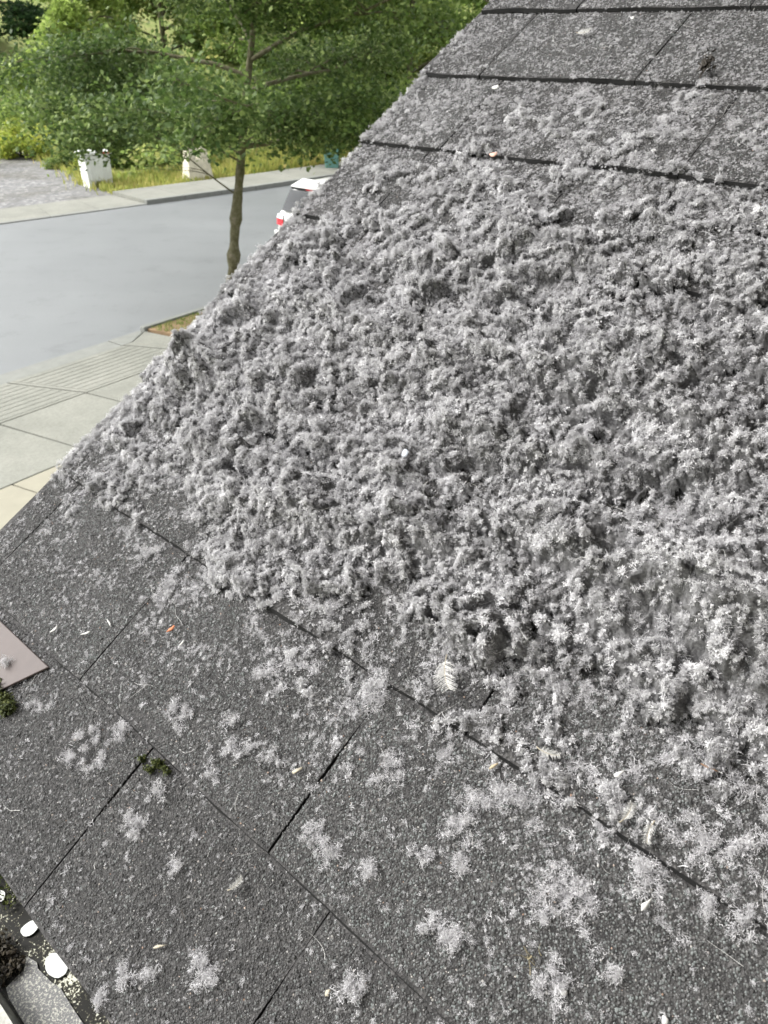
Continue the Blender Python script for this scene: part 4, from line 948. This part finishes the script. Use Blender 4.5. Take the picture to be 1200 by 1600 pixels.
sh = [
 (-14.52, 40, 1.6, 1.5, 3300, .14, L_YELLOW, 'bright yellow-green bush on the bank left of the street tree'),
 (-15.47, 36, 1.5, 1.5, 2860, .14, L_YELLOW, 'yellow bush at the left border above the gravel'),
 (-12.73, 33, .75, .85, 2640, .08, L_BRAMBLE, 'small box-shaped green bush at the edge of the gravel'),
 (-11.82, 32, .45, .7, 924, .09, L_YELLOW, 'little yellow-leaved sapling beside the box-shaped bush'),
 (-11.17, 34, 1.9, 1.7, 5720, .13, L_MAPLE, 'dark leafy bush behind the lidded white cabinet'),
 (-9.83, 35, 1.9, 1.7, 5720, .13, L_MAPLE, 'dark leafy bush between the two white blocks'),
 (-8.48, 37, 1.9, 1.8, 5280, .13, L_BRAMBLE, 'mid green bush behind the pale concrete block'),
 (-6.69, 36, 1.7, 1.3, 4400, .12, L_LIGHT, 'light green bush behind the trunk of the street tree'),
 (-4.15, 38, 2.0, 1.6, 4840, .13, L_DARK, 'dark shady bush left of the teal bin'),
 (-1.28, 39, 2.0, 1.8, 4840, .13, L_DARK, 'dark shady bush right of the teal bin'),
 (-18.97, 46, 2.6, 1.9, 5720, .16, L_LIGHT, 'wide light green thicket at the far left of the bank'),
 (-14.02, 43, 2.2, 2.2, 5280, .15, L_BRAMBLE, 'loose green thicket under the olive tree'),
 (-10.97, 42, 1.4, 1.7, 2640, .13, leafmat('golden_leaf', (.22, .18, .05), (.36, .26, .08), (.5, .36, .14)), 'golden brown bush glimpsed behind the street tree leaves'),
]
for i, (x, y, rx, rz_, n, ls, m, lab) in enumerate(sh):
    shrub('roadside_shrub', x, y, max(0.0, float(hill_z(np.float64(x), np.float64(y)))), rx, rz_, n, ls, m, lab, 60 + i, 'bushes on the bank across the road')
# undergrowth covering the bank
rgu = np.random.default_rng(90)
nb = 110000; tX = rgu.uniform(-34, 26, nb); dist = rgu.uniform(0, 1, nb) ** 1.3 * 34 + 2.2
bx = tX; by = (26.9 * 0.72 + 8.9 * 0.69 + dist + 0.69 * bx) / 0.72
bz = np.maximum(hill_z(bx, by), 0)
dn = fbm(bx * .35, by * .35, 8, 3); ok = (rgu.uniform(0, 1, nb) < .55 + dn * 1.2) & ~((bx < -9.5) & (by < 46) & (bz < 0.05)) & (by > 20)
bx, by, bz, dn = bx[ok], by[ok], bz[ok], dn[ok]; nb = len(bx)
C = np.stack([bx, by, bz + rgu.uniform(0, 1, nb) ** .6 * (0.5 + 1.0 * np.clip(dn + .3, 0, 1))], -1)
tag(leaf_obj('undergrowth', rgu, C, rgu.uniform(.14, .34, nb), L_BRAMBLE, None, np.clip(rgu.normal(.5, .2, nb) + dn * .6, 0, 1)), 'tangled green and yellowish undergrowth covering the bank across the road', 'undergrowth', kind='stuff')
# grass
def blades(rg, X, Y, Z, h, w):
    n = len(X); a = rg.uniform(0, 6.28, n); b = rg.normal(size=(n, 2)) * .3
    base = np.stack([X, Y, Z], -1); sdv = np.stack([np.cos(a), np.sin(a), a * 0], -1) * w[:, None]
    mid = base + np.stack([b[:, 0] * h * .35, b[:, 1] * h * .35, h * .6], -1); tip = base + np.stack([b[:, 0] * h, b[:, 1] * h, h * .95], -1)
    V = np.stack([base - sdv, base + sdv, mid + sdv * .7, mid - sdv * .7, tip], 1).reshape(-1, 3); k = np.arange(n)[:, None] * 5
    F = np.concatenate([k + [[0, 1, 2]], k + [[0, 2, 3]], k + [[3, 2, 4]]], 1).reshape(-1, 3); return V, F
def grass(name, X, Y, Z, h, w, m, label, seed):
    rg = np.random.default_rng(seed); V, F = blades(rg, X, Y, Z, h, w); n = len(X)
    tone = np.clip(rg.normal(.5, .18, n) + .5 * fbm(X * .9, Y * .9, 13, 3), 0, 1)
    tag(link(name, mesh_np(name, V, F, False, {'rnd': ('FLOAT', 'FACE', np.repeat(tone, 3))}), m), label, 'grass', kind='stuff')
ng_ = 16000; t = rgu.uniform(0, 1, ng_) * 30; off = rgu.uniform(0, 1, ng_) ** 1.3 * 3.2 + .05
gx_ = -8.9 + t * .69 - off * .69; gy_ = 26.95 + t * .725 + off * .72
hh_ = rgu.uniform(.25, .8, ng_) * (0.45 + .55 * sstep(4, 7.5, t)) * (0.6 + .4 * sstep(0, 1, off))
grass('roadside_grass', gx_, gy_, np.maximum(hill_z(gx_, gy_), 0), hh_, rgu.uniform(.012, .03, ng_), L_GRASS, 'tall dry yellow-green grass along the far pavement', 14)
ng2 = 3500; e = rgu.uniform(0, 1, ng2); ex = -9.2 + (-20 + 9.2) * e + rgu.normal(size=ng2) * .35; ey = 28.3 + (46 - 28.3) * e + rgu.normal(size=ng2) * .5
grass('gravel_edge_grass', ex - .2, ey, ex * 0, rgu.uniform(.12, .4, ng2), rgu.uniform(.012, .03, ng2), L_GRASS, 'tawny grass along the edge of the gravel yard', 15)
ng3 = 9000; s_ = rgu.uniform(2.75, 9, ng3); w_ = rgu.uniform(.14, 1.6, ng3); pa = O1 + np.outer(s_, D1) + np.outer(w_, W1)
keep3 = (fbm(pa[:, 0] * 1.5, pa[:, 1] * 1.5, 3, 3) + .35 - .25 * w_ > 0); pa = pa[keep3]; n5 = len(pa)
grass('verge_grass', pa[:, 0], pa[:, 1], np.full(n5, .05), rgu.uniform(.02, .07, n5), rgu.uniform(.004, .008, n5), L_VERGE, 'short patchy grass in the verge around the street tree', 16)

# ------------------------------------------------------------------ white cabinet, concrete block, teal bin
M_CAB = plain('white_cabinet', (0.55, 0.57, 0.53), 0.6, .3, .1, 4)
cx, cy = -9.93, 28.69
cab = empty('utility_cabinet', (cx, cy, 0)); cab.rotation_euler.z = R(38); tag(cab, 'white tapered utility cabinet with an overhanging lid beside the gravel', 'cabinet')
b = MB()
for sgn in (-1, 1): b.hexa([(sgn * .30 - .13, -.34, 0), (sgn * .30 + .13, -.34, 0), (sgn * .30 + .13, .34, 0), (sgn * .30 - .13, .34, 0), (sgn * .28 - .13, -.31, .2), (sgn * .28 + .13, -.31, .2), (sgn * .28 + .13, .31, .2), (sgn * .28 - .13, .31, .2)])
b.build('foot', M_CAB, cab, bevel=.01)
b = MB(); b.hexa([(-.42, -.33, .2), (.42, -.33, .2), (.42, .33, .2), (-.42, .33, .2), (-.44, -.35, 1.02), (.44, -.35, 1.02), (.44, .35, 1.02), (-.44, .35, 1.02)]); b.build('body', M_CAB, cab, bevel=.02)
for k in range(4):
    b = MB(); xx = -.3 + k * .2; b.box((xx, -.345, .6), (.06, .035, .7)); b.build('rib', M_CAB, cab, bevel=.01)
b = MB(); b.box((0, 0, 1.08), (1.0, .82, .10)); b.build('lid', M_CAB, cab, bevel=.03)
b = MB(); b.box((.28, -.415, 1.08), (.24, .012, .05)); b.build('red_stripe', plain('red_stripe', (.5, .06, .04)), cab)
bx_, by_ = -6.77, 30.12
blk = empty('concrete_block', (bx_, by_, 0)); blk.rotation_euler.z = R(40); tag(blk, 'cream stained concrete barrier block behind the street tree trunk', 'barrier')
M_BLK = plain('stained_cream_concrete', (0.50, 0.47, 0.37), .85, .2, .25, 5)
b = MB(); b.hexa([(-.50, -.30, 0), (.50, -.30, 0), (.50, .30, 0), (-.50, .30, 0), (-.40, -.22, .72), (.40, -.22, .72), (.40, .22, .72), (-.40, .22, .72)]); b.build('body', M_BLK, blk, bevel=.03)
for sgn in (-1, 1):
    b = MB(); b.hexa([(sgn * .25 - .15, -.22, .72), (sgn * .25 + .15, -.22, .72), (sgn * .25 + .15, .22, .72), (sgn * .25 - .15, .22, .72), (sgn * .24 - .12, -.19, 1.1), (sgn * .24 + .12, -.19, 1.1), (sgn * .24 + .12, .19, 1.1), (sgn * .24 - .12, .19, 1.1)]); b.build('upstand', M_BLK, blk, bevel=.03)
tx, ty = -2.05, 31.56
tb = empty('refuse_bin', (tx, ty + .9, 0)); tag(tb, 'small teal bin among the bushes near the roof edge', 'bin')
M_TEAL = plain('teal_plastic', (.10, .22, .19), .5)
b = MB(); b.hexa([(-.24, -.24, 0), (.24, -.24, 0), (.24, .24, 0), (-.24, .24, 0), (-.3, -.3, .8), (.3, -.3, .8), (.3, .3, .8), (-.3, .3, .8)]); b.build('body', M_TEAL, tb, bevel=.03)
b = MB(); b.hexa([(-.32, -.34, .802), (.32, -.34, .802), (.32, .32, .802), (-.32, .32, .802), (-.28, -.28, .88), (.28, -.28, .88), (.28, .28, .93), (-.28, .28, .93)]); b.build('lid', M_TEAL, tb, bevel=.02)

# ------------------------------------------------------------------ parked car (rear towards the camera)
def carmat(nt):
    p = nt.nodes.new('ShaderNodeBsdfPrincipled'); p.inputs['Base Color'].default_value = (.60, .60, .58, 1); p.inputs['Roughness'].default_value = .3
    p.inputs['Coat Weight'].default_value = .6; p.inputs['Coat Roughness'].default_value = .08; return p.outputs[0]
M_CAR = mat('white_car_paint', carmat)
M_GLASS = plain('tinted_glass', (.02, .023, .026), .22, .22, 0.02, 2, 0)
M_BLACK = plain('black_plastic', (.02, .02, .02), .5)
M_RED = plain('red_lens', (.55, .02, .03), .2, .5, .05)
M_CLEAR = plain('clear_lens', (.6, .6, .62), .15, .5, .05)
car_yaw = R(-41)                             # local +y is forward
car = empty('parked_car', (-1.79, 17.67, 0)); car.rotation_euler.z = car_yaw
tag(car, 'white estate-type four-wheel drive parked on the road, seen from behind', 'car')
# body loft: sections along y (rear at 0, forward +)
def section(y, wb, zb, wbelt, zbelt, wr, zr):
    return [(-wb, y, zb), (-wb * 1.02, y, (zb + zbelt) * .5), (-wbelt, y, zbelt), (-wr, y, zr - .05), (-wr * .86, y, zr), (wr * .86, y, zr), (wr, y, zr - .05), (wbelt, y, zbelt), (wb * 1.02, y, (zb + zbelt) * .5), (wb, y, zb)]
secs = [section(.06, .80, .42, .82, .98, .80, 1.02), section(.0, .86, .46, .88, .96, .84, 1.0), section(.10, .91, .40, .90, 1.08, .78, 1.16), section(.22, .925, .36, .90, 1.10, .70, 1.45), section(.42, .93, .34, .905, 1.10, .665, 1.70), section(.62, .93, .34, .91, 1.09, .66, 1.73),
        section(1.6, .93, .33, .915, 1.06, .66, 1.745), section(2.5, .93, .33, .915, 1.03, .645, 1.70), section(3.0, .93, .33, .91, 1.01, .62, 1.50), section(3.45, .925, .33, .90, .99, .62, 1.05), section(4.2, .91, .34, .87, .93, .60, .97), section(4.6, .84, .38, .78, .78, .55, .80), section(4.72, .70, .42, .66, .62, .5, .64)]
m_ = len(secs[0]); Vc = [v for sct in secs[1:] for v in sct]; Fc = []
for i in range(len(secs) - 2):
    for j in range(m_): Fc.append((i * m_ + j, i * m_ + (j + 1) % m_, (i + 1) * m_ + (j + 1) % m_, (i + 1) * m_ + j))
Fc += [tuple(range(m_)), tuple((len(secs) - 2) * m_ + j for j in range(m_ - 1, -1, -1))]
b = MB(); b.add(Vc, Fc); o = b.build('body', M_CAR, car, True); sub = o.modifiers.new('sub', 'SUBSURF'); sub.levels = 2; sub.render_levels = 2
def panel(name, pts, m, th=(0, -.012, 0), bev=.004, par=car):
    b = MB(); k = len(pts); V = [tuple(p_) for p_ in pts] + [(p_[0] + th[0], p_[1] + th[1], p_[2] + th[2]) for p_ in pts]
    b.add(V, [tuple(range(k)), tuple(range(2 * k - 1, k - 1, -1))] + [(i, (i + 1) % k, k + (i + 1) % k, k + i) for i in range(k)]); return b.build(name, m, par, bevel=bev)
panel('rear_window', [(-.70, .075, 1.15), (.70, .075, 1.15), (.60, .285, 1.58), (-.60, .285, 1.58)], M_GLASS, (0, -.05, .012))
panel('spoiler', [(-.62, .26, 1.64), (.62, .26, 1.64), (.58, .62, 1.755), (-.58, .62, 1.755)], M_CAR, (0, 0, .022), .01)
panel('spoiler_underside', [(-.60, .285, 1.595), (.60, .285, 1.595), (.60, .275, 1.635), (-.60, .275, 1.635)], M_BLACK, (0, -.012, 0), 0)
panel('brake_light', [(-.12, .262, 1.612), (.12, .262, 1.612), (.12, .258, 1.632), (-.12, .258, 1.632)], M_RED, (0, -.01, 0), 0)
for sg in (-1, 1):
    lamp = panel('tail_light', [(sg * .90, .06, .84), (sg * .62, -.012, .84), (sg * .64, .01, .98), (sg * .90, .07, .98)], M_RED, (0, -.025, 0), .006)
    panel('clear_lens', [(sg * .90, .065, .985), (sg * .64, .01, .985), (sg * .66, .05, 1.07), (sg * .89, .10, 1.07)], M_CLEAR, (0, -.022, 0), .004, lamp)
    for wy in (.95, 3.65):
        w = empty('wheel'); w.parent = car; w.location = (sg * .84, wy, .36)
        th_ = np.linspace(0, 2 * np.pi, 28, endpoint=False)
        def ring(r_, x): return [(x, r_ * math.cos(a), r_ * math.sin(a)) for a in th_]
        b = MB(); prof_ = [(.22, -.10), (.34, -.11), (.36, -.08), (.36, .08), (.34, .11), (.22, .10)]
        V = [p_ for r_, x in prof_ for p_ in ring(r_, x)]; k = 28
        b.add(V, [(i * k + j, i * k + (j + 1) % k, ((i + 1) % 6) * k + (j + 1) % k, ((i + 1) % 6) * k + j) for i in range(6) for j in range(k)]); b.build('tyre', M_BLACK, w, True)
        b = MB(); b.add(ring(.23, sg * .06) + ring(.20, sg * .09) + [(sg * .07, 0, 0)], [(j, (j + 1) % k, k + (j + 1) % k, k + j) for j in range(k)] + [(k + j, k + (j + 1) % k, 2 * k) for j in range(k)]); b.build('rim', plain('alloy', (.5, .5, .5), .35, .5), w)
    panel('side_window', [(sg * .875, .62, 1.13), (sg * .872, 2.6, 1.10), (sg * .70, 2.45, 1.60), (sg * .715, .70, 1.60)], M_GLASS, (sg * .014, 0, .006))
panel('bumper', [(-.88, .0, .46), (.88, .0, .46), (.90, -.02, .74), (-.90, -.02, .74)], M_CAR, (0, -.05, 0), .03)
panel('bumper_trim', [(-.84, -.04, .36), (.84, -.04, .36), (.86, -.04, .46), (-.86, -.04, .46)], M_BLACK, (0, .10, 0), .01)
panel('number_plate', [(-.18, -.012, .80), (.18, -.012, .80), (.18, .0, .93), (-.18, .0, .93)], plain('plate', (.65, .66, .66), .5), (0, -.01, 0), .002)
